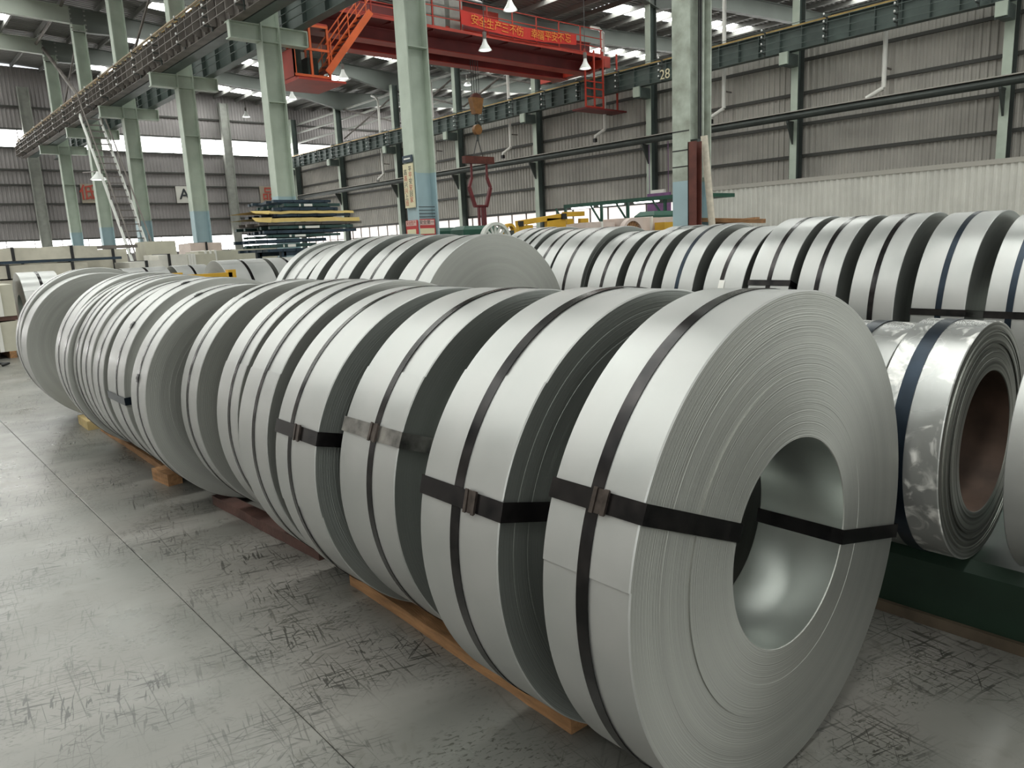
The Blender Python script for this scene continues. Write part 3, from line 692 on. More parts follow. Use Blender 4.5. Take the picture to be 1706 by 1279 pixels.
timber('short pale yellow timber block at the far left end of the front row', 1.54, 8.0, 1.55, 8.45, .10, .085, 'wood_pale', 5)

# far left stacks of wrapped sheet packs
def pack(name, label, p0, p1, Y, D, z0, z1, mt, bands=(), band_m='black', cat='wrapped pack', skid=None, seed=0):
    r = random.Random(seed); x0, x1 = p0, p1; t = thing(name, label, cat, ((x0+x1)/2, Y+D/2, z0)); w = (x1-x0)/2; h = z1-z0
    s0 = .0
    if skid:
        s0 = min(.12, h*.3); m = MB()
        for q in (-.8, 0, .8): m.box(q*w-.05, q*w+.05, -D/2, D/2, 0, s0)
        m.build('skid', skid, t)
    n = max(3, int((x1-x0)/.35)); m = MB(); vs, fs = [], []
    for i in range(n+1):
        x = -w+2*w*i/n; j = [r.uniform(-.015, .015) for _ in range(4)]
        vs += [(x, -D/2+j[0], s0), (x, D/2, s0), (x, D/2-.02, h+j[2]), (x, -D/2+.02+j[1], h+j[3])]
    for i in range(n):
        for q in range(4): fs.append((4*i+q, 4*i+4+q, 4*i+4+(q+1) % 4, 4*i+(q+1) % 4))
    fs += [(0, 1, 2, 3), tuple(4*n+q for q in range(4))[::-1]]
    m.add(vs, fs); m.build('wrapping', mt, t)
    for q in bands: MB().box(-w+2*w*q-.03, -w+2*w*q+.03, -D/2-.02, D/2+.02, s0, h+.02).build('band', band_m, t)
    return t
def beams(name, label, x0, x1, Y, D, z0, z1, mt):
    t = thing(name, label, 'steel bars', ((x0+x1)/2, Y+D/2, z0)); k = max(2, int(D/.25))
    for i in range(k): MB().box(-(x1-x0)/2, (x1-x0)/2, -D/2+i*D/k, -D/2+i*D/k+.14, 0, z1-z0).build('bar', mt, t)
    return t
pack('sheet_pack', 'lowest pale bundle of the far left stack, rough pinkish wrapping', 1.3, 4.4, 20, 1.6, 0, .74, 'wrap_pink', (.3, .7), skid='wood')
pack('sheet_pack', 'middle pale bundle of the far left stack, two black bands', 1.5, 4.15, 20, 1.6, .765, 1.26, 'wrap_cream', (.28, .66))
pack('sheet_pack', 'long cream bundle under the dark bars in the far left stack', 1.6, 4.25, 20, 1.5, 1.285, 1.58, 'wrap_cream', (.40, .88), seed=3)
beams('steel_bars', 'dark blue-black bars between the bundles of the far left stack', 1.6, 5.0, 20, 1.5, 1.605, 1.665, 'frame_blue')
pack('sheet_pack', 'topmost cream wrapped bundle of the far left stack, two black ties', 1.8, 4.5, 20, 1.4, 1.67, 1.95, 'wrap_cream', (.37, .80), seed=4)
beams('steel_bars', 'brown bars lying on top of the far left stack', 2.2, 5.9, 21.9, .8, 1.885, 1.97, 'steel_brown')
pack('sheet_pack', 'tall bundle standing behind the far left stack', 2.2, 5.6, 21.8, 1.0, 0, 1.86, 'wrap_cream', (.3, .6, .9), seed=5)
pack('sheet_pack', 'crumpled pale green-white bundle right of the far left stack', 5.06, 5.8, 19.6, 1.4, 0, 1.52, 'wrap_white', (.5,), seed=6)
pack('sheet_pack', 'long flat cream bundle between the crumpled bundle and the brown-banded box', 5.9, 6.6, 20.2, 1.3, 0, 1.66, 'wrap_white', (.35,), seed=7)
pack('crate', 'tall cream box with a brown band, tallest on the far left', 6.12, 6.92, 22, 1.0, 1.46, 2.04, 'crate_cream', (), cat='crate')
pack('crate', 'cream box under the tall brown-banded one', 6.2, 6.95, 21.95, 1.1, 0, 1.36, 'crate_cream', (.2,), 'white_plastic', cat='crate')
o = MB().box(6.14, 6.9, 22.0, 22.98, 1.385, 1.455).build('wooden_slat', 'band_brown'); tag(o, 'brown wooden slats between the two stacked cream boxes', 'timber')
pack('crate', 'low cream crate with dark round holes right of the brown-banded box', 7.0, 7.83, 21.6, 1.2, 0, 1.64, 'crate_cream', (.12, .2, .28), 'white_plastic', cat='crate')
pack('sheet_pack', 'long cream pack stretching right of the crates toward the blue frames', 7.95, 10.4, 23.3, 1.2, 0, 1.72, 'crate_cream', (.08, .14, .2), 'white_plastic', seed=8)
pack('sheet_pack', 'pinkish pack resting behind the long cream pack', 8.3, 9.3, 25.0, 1.2, 0, 2.0, 'wrap_pink', (.5,), seed=9)
pack('sheet_pack', 'pale pack half hidden behind the left slope of the middle mound', 8.3, 11.5, 19.0, 1.0, 0, 1.42, 'crate_cream', (.3, .6), 'white_plastic', seed=10)
pack('crate', 'cream crate at the very left edge, upper one beside the crosswise coil', .6, 2.1, 15.6, 1.3, .72, 1.25, 'crate_cream', (.75, .85), 'white_plastic', cat='crate')
pack('crate', 'cream crate at the very left edge, lower one standing on the floor', .6, 2.08, 15.5, 1.4, .0, .62, 'crate_cream', (.8,), 'white_plastic', cat='crate', skid='wood')
o = MB().box(.62, 2.1, 15.62, 16.86, .645, .715).build('wooden_slat', 'wood_red'); tag(o, 'dark wooden slats between the two crates at the left edge', 'timber')
pack('sheet_pack', 'pinkish rough bundle behind the crates at the left edge', .4, 1.9, 17.4, 1.6, 0, 1.32, 'wrap_pink', (), seed=11)
o = MB().tube([(0, 0, .02), (.08, .05, .05), (.18, .02, .03), (.22, -.06, .04), (.12, -.08, .02)], .022, 8).build('rag', 'black', None, at(4, 604, Z=0)-Vector((.2, .5, 0))); tag(o, 'small black rag or cable end on the floor at the left edge', 'rag')
# yellow bar
yb0, yb1 = at(296, 460, Y=12.0), at(384, 449, Y=12.0)
t = thing('coil_stand', 'yellow steel bar frame behind the far end of the front row', 'rack', ((yb0.x+yb1.x)/2, 12.0, 0))
w = (yb1.x-yb0.x)/2; z = yb1.z
MB().box(-w, w, -.06, .06, z-.13, z-.04).build('top_rail', 'machine_yellow', t)
for s in (-1, 1): MB().box(s*w-.06, s*w+.06, -.06, .06, 0, z).build('post', 'machine_yellow', t); MB().box(s*w-.15, s*w+.15, -.3, .3, 0, .04).build('foot', 'machine_yellow', t)
# stack of blue frames with yellow sheets
rnd = random.Random(5); Yb = 17.0
lay = [  # z0, z1, px left, px right, kind
 (.10, 1.60, 470, 560, 'base'), (1.60, 1.68, 436, 525, 'b'), (1.70, 1.79, 438, 530, 't'), (1.81, 1.90, 430, 548, 'b'), (1.93, 2.00, 440, 560, 't'), (2.02, 2.10, 443, 596, 'b'), (2.12, 2.20, 446, 597, 't'), (2.21, 2.28, 425, 600, 'rail'),
 (2.29, 2.38, 428, 598, 'y'), (2.40, 2.47, 448, 580, 'b'), (2.48, 2.53, 426, 590, 'y2'), (2.54, 2.62, 460, 575, 'b'), (2.63, 2.71, 470, 565, 't'), (2.72, 2.79, 455, 560, 'b')]
nm = ['lowest timber-coloured base', 'first', 'second', 'third', 'fourth', 'fifth', 'sixth', 'seventh', '', 'eighth', '', 'ninth', 'tenth', 'topmost']
for i, (z0, z1, a, b, kd) in enumerate(lay):
    x0 = at(a, 380, Y=Yb).x; x1 = at(b, 380, Y=Yb).x; xc = (x0+x1)/2; w = (x1-x0)/2
    if kd[0] == 'y':
        t = thing('yellow_sheet', 'yellow folded wrapping sheet sticking out of the blue frame stack, %s one' % ('lower' if kd == 'y' else 'upper'), 'sheet', (xc, Yb+.8, z0))
        m = MB(); n = 12; vs, fs = [], []
        for k in range(n+1):
            x = -w+2*w*k/n; d = rnd.uniform(-.03, .03); dz = rnd.uniform(-.01, .01)
            vs += [(x, -.85+d, -.02+dz), (x, -.83+d, (z1-z0)*.8+dz), (x, .8, (z1-z0)*.8)]
        for k in range(n): fs += [(3*k, 3*k+3, 3*k+4, 3*k+1), (3*k+1, 3*k+4, 3*k+5, 3*k+2)]
        m.add(vs, fs).build('fold', 'sheet_yellow', t)
        fx_ = -w if kd == 'y' else -w
        MB().add([(fx_-.05, -.9, -.0), (fx_+.28, -.95, -.03), (fx_+.34, -.9, (z1-z0)), (fx_-.12, -.85, (z1-z0)*1.0), (fx_+.2, -.6, .0)], [(0, 1, 2, 3), (0, 4, 1)]).build('flap', 'sheet_yellow', t)
        continue
    mt = {'b': 'frame_blue', 't': 'frame_teal', 'rail': 'steel_brown', 'base': 'frame_blue'}[kd]
    t = thing('steel_pallet' if kd != 'rail' else 'support_rail', ('%s layer from the bottom in the pile of dark blue steel frames' % nm[i]) if kd in 'bt' and nm[i] != 'topmost' else
              {'rail': 'brown support rails under the lower yellow sheet in the blue frame pile', 'base': 'tall dark blue base frame under the pile of steel frames'}.get(kd, 'topmost layer of the pile of dark blue steel frames'), 'steel pallet', (xc, Yb+.8, z0))
    h = z1-z0
    if kd == 'base':
        for sx in (-1, 1):
            for sy in (-1, 1): MB().box(sx*w-.06, sx*w+.06, sy*.7-.06, sy*.7+.06, -.1, h).build('leg', mt, t)
        MB().box(-w, w, -.76, -.64, h-.1, h).build('bar', mt, t); MB().box(-w, w, .64, .76, h-.1, h).build('bar', mt, t)
    else:
        for q in range(5):
            l = w*rnd.uniform(.86, 1.02); sh = rnd.uniform(-.12, .12); yy = -.8+q*.38
            MB().box(-l+sh, l+sh, yy, yy+.1, 0, h*.85).build('bar', mt, t)
        for q in range(4): xq = -w*.75+q*w*.5; MB().box(xq-.04, xq+.04, -.82, .82, 0, h*.7).build('cross_bar', mt, t)
        if kd == 't':
            MB().box(-w*.35, w*.1, -.815, -.80, 0, h*.7).build('bright_plate', 'white_plastic', t)

# ================================================================== CENTRE AND RIGHT BACKGROUND
# yellow lifting frame
Ym = 14.0; t = thing('lifting_rig', 'yellow steel lifting frame behind the middle of the back row', 'lifting rig', (13.6, Ym, 0))
A, B, C_, D_ = at(862, 372, Y=Ym), at(935, 360, Y=Ym), at(940, 357, Y=Ym+.6), at(970, 356, Y=Ym+.6)
O = Vector((13.6, Ym, 0))
MB().bar(A-O, B-O, .16, .12).build('top_beam', 'machine_yellow', t); MB().bar(C_-O, D_-O, .18, .12).build('top_beam', 'machine_yellow', t)
for px0, px1, yy in ((860, 884, 0), (908, 938, 0), (942, 952, .6), (964, 977, .6)):
    a, b = at(px0, 372, Y=Ym+yy), at(px1, 372, Y=Ym+yy); zt = (A.z if px0 < 900 else B.z)-.05
    MB().add([(a.x-O.x, yy-.08, 0), (b.x-O.x+.15, yy-.08, 0), (b.x-O.x, yy-.08, zt), (a.x-O.x, yy-.08, zt), (a.x-O.x, yy+.02, 0), (b.x-O.x+.15, yy+.02, 0), (b.x-O.x, yy+.02, zt), (a.x-O.x, yy+.02, zt)],
             [(0, 1, 2, 3), (7, 6, 5, 4), (0, 3, 7, 4), (1, 5, 6, 2), (3, 2, 6, 7), (0, 4, 5, 1)]).build('side_plate', 'machine_yellow', t)
MB().box(A.x-O.x-.03, A.x-O.x+.1, -.12, -.05, A.z-.08, A.z+.05).build('end_cap', 'black', t); MB().box(B.x-O.x-.08, B.x-O.x+.08, -.12, -.05, B.z-.08, B.z+.06).build('end_cap', 'black', t)
def wheel(name, label, px, py, Y, R, mt, spokes, cat, mt2=None, th=.12):
    c_ = at(px, py, Y=Y); t = thing(name, label, cat, (c_.x, Y, 0)); zc = max(R, c_.z)
    if c_.z-R > .02: MB().box(-R*.5, R*.5, -.2, .2, 0, .06).box(-.05, .05, -.12, -.07, .06, zc).box(-.05, .05, .07, .12, .06, zc).build('stand', 'steel_dark', t)
    MB().ring([(R-.06, -th/2), (R, -th/2), (R, th/2), (R-.06, th/2)], 40).build('rim', mt, t, (0, 0, zc))
    if spokes:
        m = MB().ring([(.001, -th/3), (.09, -th/3), (.09, th/3), (.001, th/3)], 20)
        for k in range(spokes):
            a = 2*pi*k/spokes; m.bar((.08*cos(a), 0, .08*sin(a)), ((R-.05)*cos(a), 0, (R-.05)*sin(a)), .05, .03, up=(0, 1, 0))
        m.build('spokes', mt2 or mt, t, (0, 0, zc))
    return t
wheel('reel', 'grey spoked reel top behind the front coil of the mound', 826, 402, 12.5, .40, 'paint_white', 16, 'reel')
wheel('ring_wheel', 'small yellow ring left of the yellow lifting frame', 848, 384, 13.2, .16, 'machine_yellow', 0, 'ring')
wheel('reel', 'brown spoked wooden reel behind the back row, below the green canopy', 1052, 392, 10.6, .36, 'wrap_pink', 22, 'reel', 'wood')
for lab, a, b, c_, Y, mt in (('pinkish wrapped bundle right of the yellow lifting frame', 978, 1026, 371, 12.2, 'wrap_pink'), ('pink and white wrapped bundle left of the thick column', 1040, 1128, 363, 12.0, 'wrap_pink')):
    p, q = at(a, c_, Y=Y), at(b, c_, Y=Y); pack('wrapped_bundle', lab, p.x, q.x, Y, .7, .0, p.z, mt, (.5,), 'white_plastic', seed=a)
p = at(1107, 372, Y=11.6); q = at(1123, 372, Y=11.6); o = MB().box(p.x, q.x, 11.6, 11.9, 0, p.z+.03).build('yellow_block', 'machine_yellow'); tag(o, 'small yellow block touching the left side of the thick column', 'block')
# green machinery under the wall, behind the mound
for lab, a, b, c_, Y in (('dark green machine base below the hanging tongs', 762, 822, 377, 20.0), ('long low dark green guard left of the hanging tongs', 690, 765, 381, 22.0), ('green machine hood under the canopy, left of the thick column', 1075, 1128, 352, 13.6)):
    p, q = at(a, c_, Y=Y), at(b, c_, Y=Y); t = thing('machine_base', lab, 'machine', ((p.x+q.x)/2, Y, 0)); w = (q.x-p.x)/2
    MB().add([(-w, -.3, 0), (w, -.3, 0), (w, .4, 0), (-w, .4, 0), (-w, -.3, p.z-.12), (w, -.3, p.z-.12), (w, .4, p.z-.12), (-w, .4, p.z-.12), (-w*.8, -.2, p.z), (w*.8, -.2, p.z), (w*.8, .3, p.z), (-w*.8, .3, p.z)],
             [(0, 3, 2, 1)]+[(k_+q_, k_+(q_+1) % 4, k_+4+(q_+1) % 4, k_+4+q_) for k_ in (0, 4) for q_ in range(4)]+[(8, 9, 10, 11)]).build('hood', 'canopy_green', t)
    MB().box(-w*.6, w*.6, -.33, -.30, .3, p.z-.3).build('door_panel', 'steel_green', t)
# green canopy shelter with tube lamps
Xc = 20.0; P = [at(942, 341, X=Xc), at(1122, 331, X=Xc)]
t = thing('canopy_shelter', 'dark green canopy on thin posts in front of the right wall', 'shelter', (Xc, (P[0].y+P[1].y)/2, 0)); oy = (P[0].y+P[1].y)/2; zc = (P[0].z+P[1].z)/2
MB().box(-.1, 2.2, P[1].y-oy-.8, P[0].y-oy, zc-.06, zc+.06).build('roof', 'canopy_green', t)
for px in (1002, 1046, 1108, 942):
    y_ = at(px, 345, X=Xc).y-oy
    MB().box(-.04, .04, y_-.04, y_+.04, 0, zc).build('post', 'canopy_green', t); MB().bar((0, y_, zc-.7), (0, y_+.5, zc-.05), .05).build('brace', 'canopy_green', t)
for i, (px, py, lab) in enumerate(((970, 343, 'left'), (1018, 338, 'middle'), (1077, 333, 'right'))):
    p = at(px, py+2, X=Xc+.15); L = [.5, .55, .5][i]
    t2 = thing('tube_lamp', '%s of the three glowing tube lamps under the green canopy' % lab, 'lamp', p)
    MB().tube([(0, -L, 0), (0, L, 0)], .05, 8).build('tube', 'lamp_tube', t2); MB().box(-.06, .06, -L-.03, L+.03, .04, .10).build('housing', 'paint_white', t2); MB().box(-.01, .01, -.2, -.18, .1, zc-.06-p.z).box(-.01, .01, .18, .2, .1, zc-.06-p.z).build('hanger', 'steel_dark', t2)
p = at(1098, 352, X=26.05); o = MB().box(-.03, .03, -.6, .6, -.45, .75).box(-.01, .01, -.5, -.48, .75, 5.3-p.z).box(-.01, .01, .48, .5, .75, 5.3-p.z).build('hanging_sheet', 'letter_black', None, p)
m_ = mat('sheet_purple', (.22, .10, .24), .7, var=.3); o.data.materials.clear(); o.data.materials.append(m_); tag(o, 'purple hanging sheet under the canopy, left of the thick column', 'sheet')
p = at(1098, 325, X=26.2); o = MB().box(-.12, .0, -.35, .35, -.22, .22).box(-.14, -.12, -.3, .3, -.17, .17).build('wall_box', 'white_plastic', None, p); tag(o, 'small white box fixed low on the wall column above the canopy', 'box')
# red post and leaning wrapped pipe by the nearest column, cables on it
a = at(1151, 242, X=10.15); b = at(1163, 242, X=10.15)
pa_ = at(1157.5, 300, Y=6.62)
t = thing('steel_post', 'rust-red steel channel standing against the nearest column', 'post', (pa_.x, 6.62, 0))
MB().box(-.07, -.055, -.07, .07, 0, 2.86).box(-.07, .07, .055, .07, 0, 2.86).box(.055, .07, -.07, .07, 0, 2.86).build('channel', 'rust_red', t); MB().box(-.085, .085, -.095, .095, 0, .02).build('foot_plate', 'rust_red', t)
p0, p1 = at(1173, 226, Y=6.60), at(1186, 372, Y=6.58); d = (p1-p0); p1b = p0+d*((p0.z)/(p0.z-p1.z))
Op = Vector((p1b.x, p1b.y, 0)); t = MB().tube([p0-Op, p0+d*.5-Op, (0, 0, .02)], .05, 12).build('wrapped_pipe', 'pipe_wrap', None, Op); tag(t, 'pale paper-wrapped pipe leaning at the right of the nearest column', 'pipe')
k2 = bpy.data.objects['steel_column']
for dx, r, mt in ((.02, .012, 'black'), (.07, .014, 'black'), (.12, .022, 'paint_worn')):
    MB().tube([(dx, -.10, 2.4), (dx+.01, -.10, 5), (dx, -.10, 11.8)], r, 8).build('cable', mt, k2)
for z in (2.9, 5.0): MB().box(-.06, .2, -.14, -.012, z, z+.05).build('cable_clamp', 'steel_dark', k2)
for z in (2.55, 2.78, 3.05): MB().box(-.279, -.276, -.15, .15, z, z+.015).build('tie_wire', 'black', k2)
# lumber behind the back row
for i, (a, b, c1, c2, lab) in enumerate(((1163, 1272, 366, 368, 'long orange-brown plank lying level behind the back row, right of the column'), (1175, 1262, 374, 365, 'second plank lying slanted across the level one, right of the column'))):
    p, q = at(a, c1, X=10.0+i*.12), at(b, c2, X=10.0+i*.12); o = MB().bar(p-Vector((p.x, p.y, 0)), q-Vector((p.x, p.y, 0)), .12, .06).build('plank', 'wood', None, (p.x, p.y, 0)); tag(o, lab, 'plank')
t = thing('plank_trestle', 'wooden trestle holding up the planks right of the nearest column', 'trestle', (10.3, 5.6, 0))
for y_ in (-.25, .05, .3): MB().box(-.35, .1, y_-.04, y_+.04, 0, 1.62).build('leg', 'wood', t)
# lettered board and red notice on the second column, signs on the end wall
c3 = bpy.data.objects['steel_column.001']; gy = GY[3]
def board(name, label, x0, x1, y0, y1, z0, z1, mt): 
    t = thing(name, label, 'sign', ((x0+x1)/2, (y0+y1)/2, z0)); MB().box(-(x1-x0)/2, (x1-x0)/2, -(y1-y0)/2, (y1-y0)/2, 0, z1-z0).build('board', mt, t); return t
za = at(678, 274, X=9.5).z; zb_ = at(688, 346, X=9.5).z
t = board('column_board', 'tall narrow cream board with two columns of characters on the middle column', 9.435, 9.47, gy+.02, gy+.38, zb_, za, 'sign_cream')
for k, (s, y_) in enumerate((('高高兴兴上班', .09), ('平平安安回家', -.09))):
    for i, ch in enumerate(s): text_mesh('character', ch, .135, 'letter_red' if i % 2 else 'letter_black', t, (-.019, y_, (za-zb_)-.12-i*(za-zb_-.2)/5.6-(k == 0)*.06), (pi/2, 0, -pi/2), .001)
t = board('column_plate', 'small dark blue plate above the cream board on the middle column', 9.44, 9.47, gy+.02, gy+.38, at(678, 273, X=9.5).z+.02, at(678, 263, X=9.5).z+.04, 'frame_blue')
MB().box(-.018, -.015, -.12, .12, .06, .09).build('stripe', 'white_plastic', t)
zn0, zn1 = at(700, 392, X=9.5).z, at(700, 366, X=9.5).z
t = board('notice', 'red and cream notice with small writing low on the middle column', 9.43, 9.47, gy-.02, gy+.40, zn0-.1, zn1, 'notice_red')
h = zn1-zn0+.1
MB().box(-.023, -.02, -.20, .20, h*.72, h*.98).build('heading_strip', 'notice_pink', t); MB().box(-.023, -.02, -.17, .17, h*.3, h*.55).build('text_strip', 'sign_cream', t)
text_mesh('heading', '安全生产', .09, 'letter_red', t, (-.025, 0, h*.85), (pi/2, 0, -pi/2), .001)
t = board('notice', 'red and white notice panel on the web of the middle column', 9.52, 9.98, gy+.06, gy+.10, zn0-.1, zn1+.02, 'notice_red')
MB().box(-.2, .2, -.024, -.02, h*.74, h*1.0).build('heading_strip', 'notice_pink', t); MB().box(-.2, .2, -.024, -.02, h*.3, h*.58).build('text_strip', 'sign_cream', t)
text_mesh('heading', '安全第一', .10, 'letter_black', t, (0, -.026, h*.87), (pi/2, 0, 0), .001)
for i in range(4): MB().box(9.5-9.75, .24, -.03, -.024, h+.06+i*.07, h+.075+i*.07).build('tie_wire', 'black', t)
for (a, b, c_, d_), ch, mt, bm, lab in (((133, 306, 160, 338), '低', 'letter_red', 'sign_beige', 'beige sign with a red character on the far wall, left of the stair'), ((292, 310, 322, 338), 'A', 'letter_black', 'fence', 'white sign with a black letter A on the far wall'), ((432, 310, 462, 338), '品', 'letter_red', 'sign_beige', 'brownish sign with a faded red character on the far wall, left of the frame pile')):
    p, q = at(a, b, Y=YE-.2), at(c_, d_, Y=YE-.2)
    t = thing('wall_sign', lab, 'sign', ((p.x+q.x)/2, YE-.2, q.z)); w = (q.x-p.x)/2
    MB().box(-w, w, 0, .06, 0, p.z-q.z).build('board', bm, t); text_mesh('character', ch, 1.0, mt, t, (0.0, -.02, (p.z-q.z)*.5), (pi/2, 0, 0), .01, bold=.012)
# steep steel stair at the far left
def stair():
    XA, XB = 8.25, 8.98
    top = at(150, 240, X=XA); bot = at(206, 395, X=XA); d = (bot-top); bot = top+d*(top.z/(top.z-bot.z)); top = top+(top-bot)*((7.55-top.z)/(top.z-bot.z))
    t = thing('steel_stair', 'steep steel stair with handrails climbing to the crane beam, far left', 'stair', (XA, bot.y, 0)); O = Vector((XA, bot.y, 0))
    a, b = bot-O, top-O
    for xx in (0, XB-XA):
        v = Vector((xx, 0, 0)); MB().bar(a+v, b+v, .05, .2).build('stringer', 'paint_white', t)
        up = Vector((xx, 0, .95)); MB().tube([a+up, b+up], .03, 6).build('handrail', 'steel_brown', t)
        for k in range(7): p = a.lerp(b, (k+.5)/7)+v; MB().bar(p, p+Vector((0, 0, .95)), .03).build('baluster', 'steel_brown', t)
    me = None
    for k in range(27):
        p = a.lerp(b, (k+.5)/27)
        if me is None: me = MB().box(0, XB-XA, -.11, .11, -.015, .015).build('tread', 'steel_brown', t, p).data
        else: link('tread', me, t, p)
stair()

# ================================================================== OVERHEAD CRANE
Y1, Y2 = 24.0, 25.45; zb1 = at(704, 79, Y=Y1).z
t = thing('overhead_crane', 'red and orange overhead travelling crane bridge with driver cabin', 'crane', (18.3, Y1, 0)); cr = t; ox = 18.3
x0, x1 = 10.5, 26.1
def CB(name, a, b, c_, d_, e, f, mt, par=None): return MB().box(a-ox, b-ox, c_-Y1, d_-Y1, e, f).build(name, mt, par or cr)
zt1 = zb1+1.25
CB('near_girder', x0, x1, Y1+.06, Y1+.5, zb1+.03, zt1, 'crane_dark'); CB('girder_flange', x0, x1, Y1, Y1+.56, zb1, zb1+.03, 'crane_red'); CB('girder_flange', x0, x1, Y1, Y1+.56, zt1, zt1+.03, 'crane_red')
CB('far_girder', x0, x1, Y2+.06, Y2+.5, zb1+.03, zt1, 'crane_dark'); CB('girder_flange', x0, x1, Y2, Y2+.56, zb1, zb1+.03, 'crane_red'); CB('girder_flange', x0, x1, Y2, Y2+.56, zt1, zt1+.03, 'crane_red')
Yw = 22.95; zw = at(704, 41, Y=Yw).z
CB('walkway_plate', x0+.6, x1-.3, Yw, Y1, zw-.02, zw+.02, 'crane_dark'); CB('walkway_edge', x0+.6, x1-.3, Yw-.03, Yw, zw-.06, zw+.04, 'crane_red')
for k in range(9): x = x0+1.2+k*1.75; MB().bar((x-ox, Yw-Y1+.1, zw-.05), (x-ox, .06, zb1+.5), .06, .08).build('walkway_bracket', 'crane_dark', cr)
CB('cover_strip', x0, x1, Yw+.35, Yw+.5, zb1+.62, zb1+.66, 'crane_red')
rm = MB().box(-.02, .02, -.02, .02, 0, 1.05); me = None
for k in range(11):
    x = x0+2.6+k*1.25
    if me is None: me = rm.build('rail_post', 'crane_red', cr, (x-ox, Yw-Y1, zw)).data
    else: link('rail_post', me, cr, (x-ox, Yw-Y1, zw))
for z in (.35, .7, 1.05): CB('hand_rail', x0+2.6, x1-.4, Yw-.015, Yw+.015, zw+z-.015, zw+z+.015, 'crane_red')
for x in (x0, x1-.1):
    MB().box(x-ox-.16, x-ox+.24, -1.0, 3.0, 8.75, 9.2).build('end_truck', 'crane_red', cr)
    for yy in (-.7, 2.6): m = MB().ring([(.001, -.08), (.2, -.08), (.2, .08), (.001, .08)], 20, 'X'); m.build('wheel', 'steel_dark', cr, (x-ox+.04, yy, 8.9))
# trolley, electrical boxes
CB('trolley', 18.6, 20.9, Y1+.1, Y2+.45, zt1+.06, zt1+.5, 'crane_red'); m = MB().tube([(18.9-ox, .9, zt1+.8), (20.6-ox, .9, zt1+.8)], .3, 16); m.build('hoist_drum', 'steel_dark', cr)
for i, px in enumerate((703, 722, 752)):
    p = at(px, 15, Y=Yw+.5); CB('control_box', p.x-.25, p.x+.35, Yw+.3, Yw+.8, zw+.05, zw+1.4, 'cabin_grey')
# cabin
Yc0, Yc1 = 21.75, 23.3; pa, pb = at(483, 33, Y=Yc0), at(542, 42, Y=Yc0); pc = at(487, 126, Y=Yc0); xa, xb = pa.x, at(549, 90, Y=Yc0).x; zc0, zc1 = pc.z, pa.z
cab = MB().box(xa-ox, xb-ox, Yc0-Y1, Yc1-Y1, zc0-.06, zc0+.02).box(xa-ox, xb-ox, Yc0-Y1, Yc1-Y1, zc1-.03, zc1+.03).box(xa-ox, xa-ox+.04, Yc0-Y1, Yc1-Y1, zc0, zc1-.75).build('cabin', 'crane_red', cr)
for x in (xa, (xa+xb)/2-.05, xb-.06):
    for y_ in (Yc0, Yc1-.06): MB().box(x-ox, x-ox+.07, y_-Y1, y_-Y1+.06, zc0, zc1).build('frame_post', 'crane_orange', cab)
for z in (zc0+.02, zc0+.78, zc1-.1): MB().box(xa-ox, xb-ox, Yc0-Y1-.02, Yc0-Y1+.03, z, z+.07).build('frame_bar', 'crane_orange', cab)
MB().box(xa-ox+.06, xb-ox-.06, Yc0-Y1+.02, Yc0-Y1+.03, zc0+.1, zc1-.1).build('front_glass', 'cabin_glass', cab)
MB().box(xa-ox+.06, xb-ox-.06, Yc1-Y1-.05, Yc1-Y1-.03, zc0+.02, zc1-.45).build('rear_panel', 'paint_white', cab)
MB().box(xa-ox+.25, xa-ox+.6, .2+Yc0-Y1+.5, .2+Yc0-Y1+.8, zc0+.02, zc0+.95).box(xb-ox-.5, xb-ox-.15, Yc0-Y1+.5, Yc0-Y1+.9, zc0+.02, zc0+.7).build('seat', 'steel_dark', cab)
MB().box(xa-ox-.02, xb-ox+.35, Yc0-Y1-.25, Yc1-Y1, zc0-.12, zc0-.06).build('cabin_floor', 'crane_red', cab)
for x in (xa+.1, xb-.1): MB().box(x-ox-.04, x-ox+.04, Yc0-Y1+.6, Yc0-Y1+.68, zc1, zw).build('hanger', 'crane_orange', cab)
s0, s1 = at(545, 122, Y=Yc0), at(616, 20, Y=Yc0)
for yy in (-.05, .55): MB().bar(s0-Vector((ox, Y1-yy, 0)), s1-Vector((ox, Y1-yy, 0)), .05, .2).build('stair_stringer', 'crane_orange', cr)
me = None
for k in range(11):
    p = s0.lerp(s1, (k+.5)/11)-Vector((ox, Y1, 0))
    if me is None: me = MB().box(-.1, .1, -.02, .55, -.012, .012).build('stair_tread', 'crane_dark', cr, p).data
    else: link('stair_tread', me, cr, p)
for yy in (-.05, .55):
    up = Vector((0, 0, .8)); a_, b_ = s0-Vector((ox, Y1-yy, 0)), s1-Vector((ox, Y1-yy, 0))
    MB().tube([a_+up, b_+up], .022, 6).build('stair_rail', 'crane_orange', cr); MB().tube([a_+up*.5, b_+up*.5], .018, 6).build('stair_rail', 'crane_orange', cr)
    for k in (.1, .5, .9): p = a_.lerp(b_, k); MB().bar(p, p+up, .03).build('rail_post', 'crane_orange', cr)
# access basket at the right end
ba = at(975, 133, Y=Y1-1.2); bb = at(1000, 160, Y=Y1-1.2)
for z in (ba.z-.05, (ba.z+bb.z)/2-.05, bb.z-.1, bb.z-.5): MB().box(ba.x-ox, ba.x-ox+1.1, -1.22, -1.18, z, z+.05).build('basket_bar', 'crane_red', cr)
for x in (ba.x, ba.x+.55, ba.x+1.1, ba.x+2.0): MB().box(x-ox-.03, x-ox+.03, -1.23, -1.17, bb.z-.5, zb1+.6).build('basket_post', 'crane_red', cr)
MB().box(ba.x-ox, ba.x-ox+2.6, -1.25, -.4, bb.z-.56, bb.z-.5).build('basket_floor', 'crane_dark', cr)
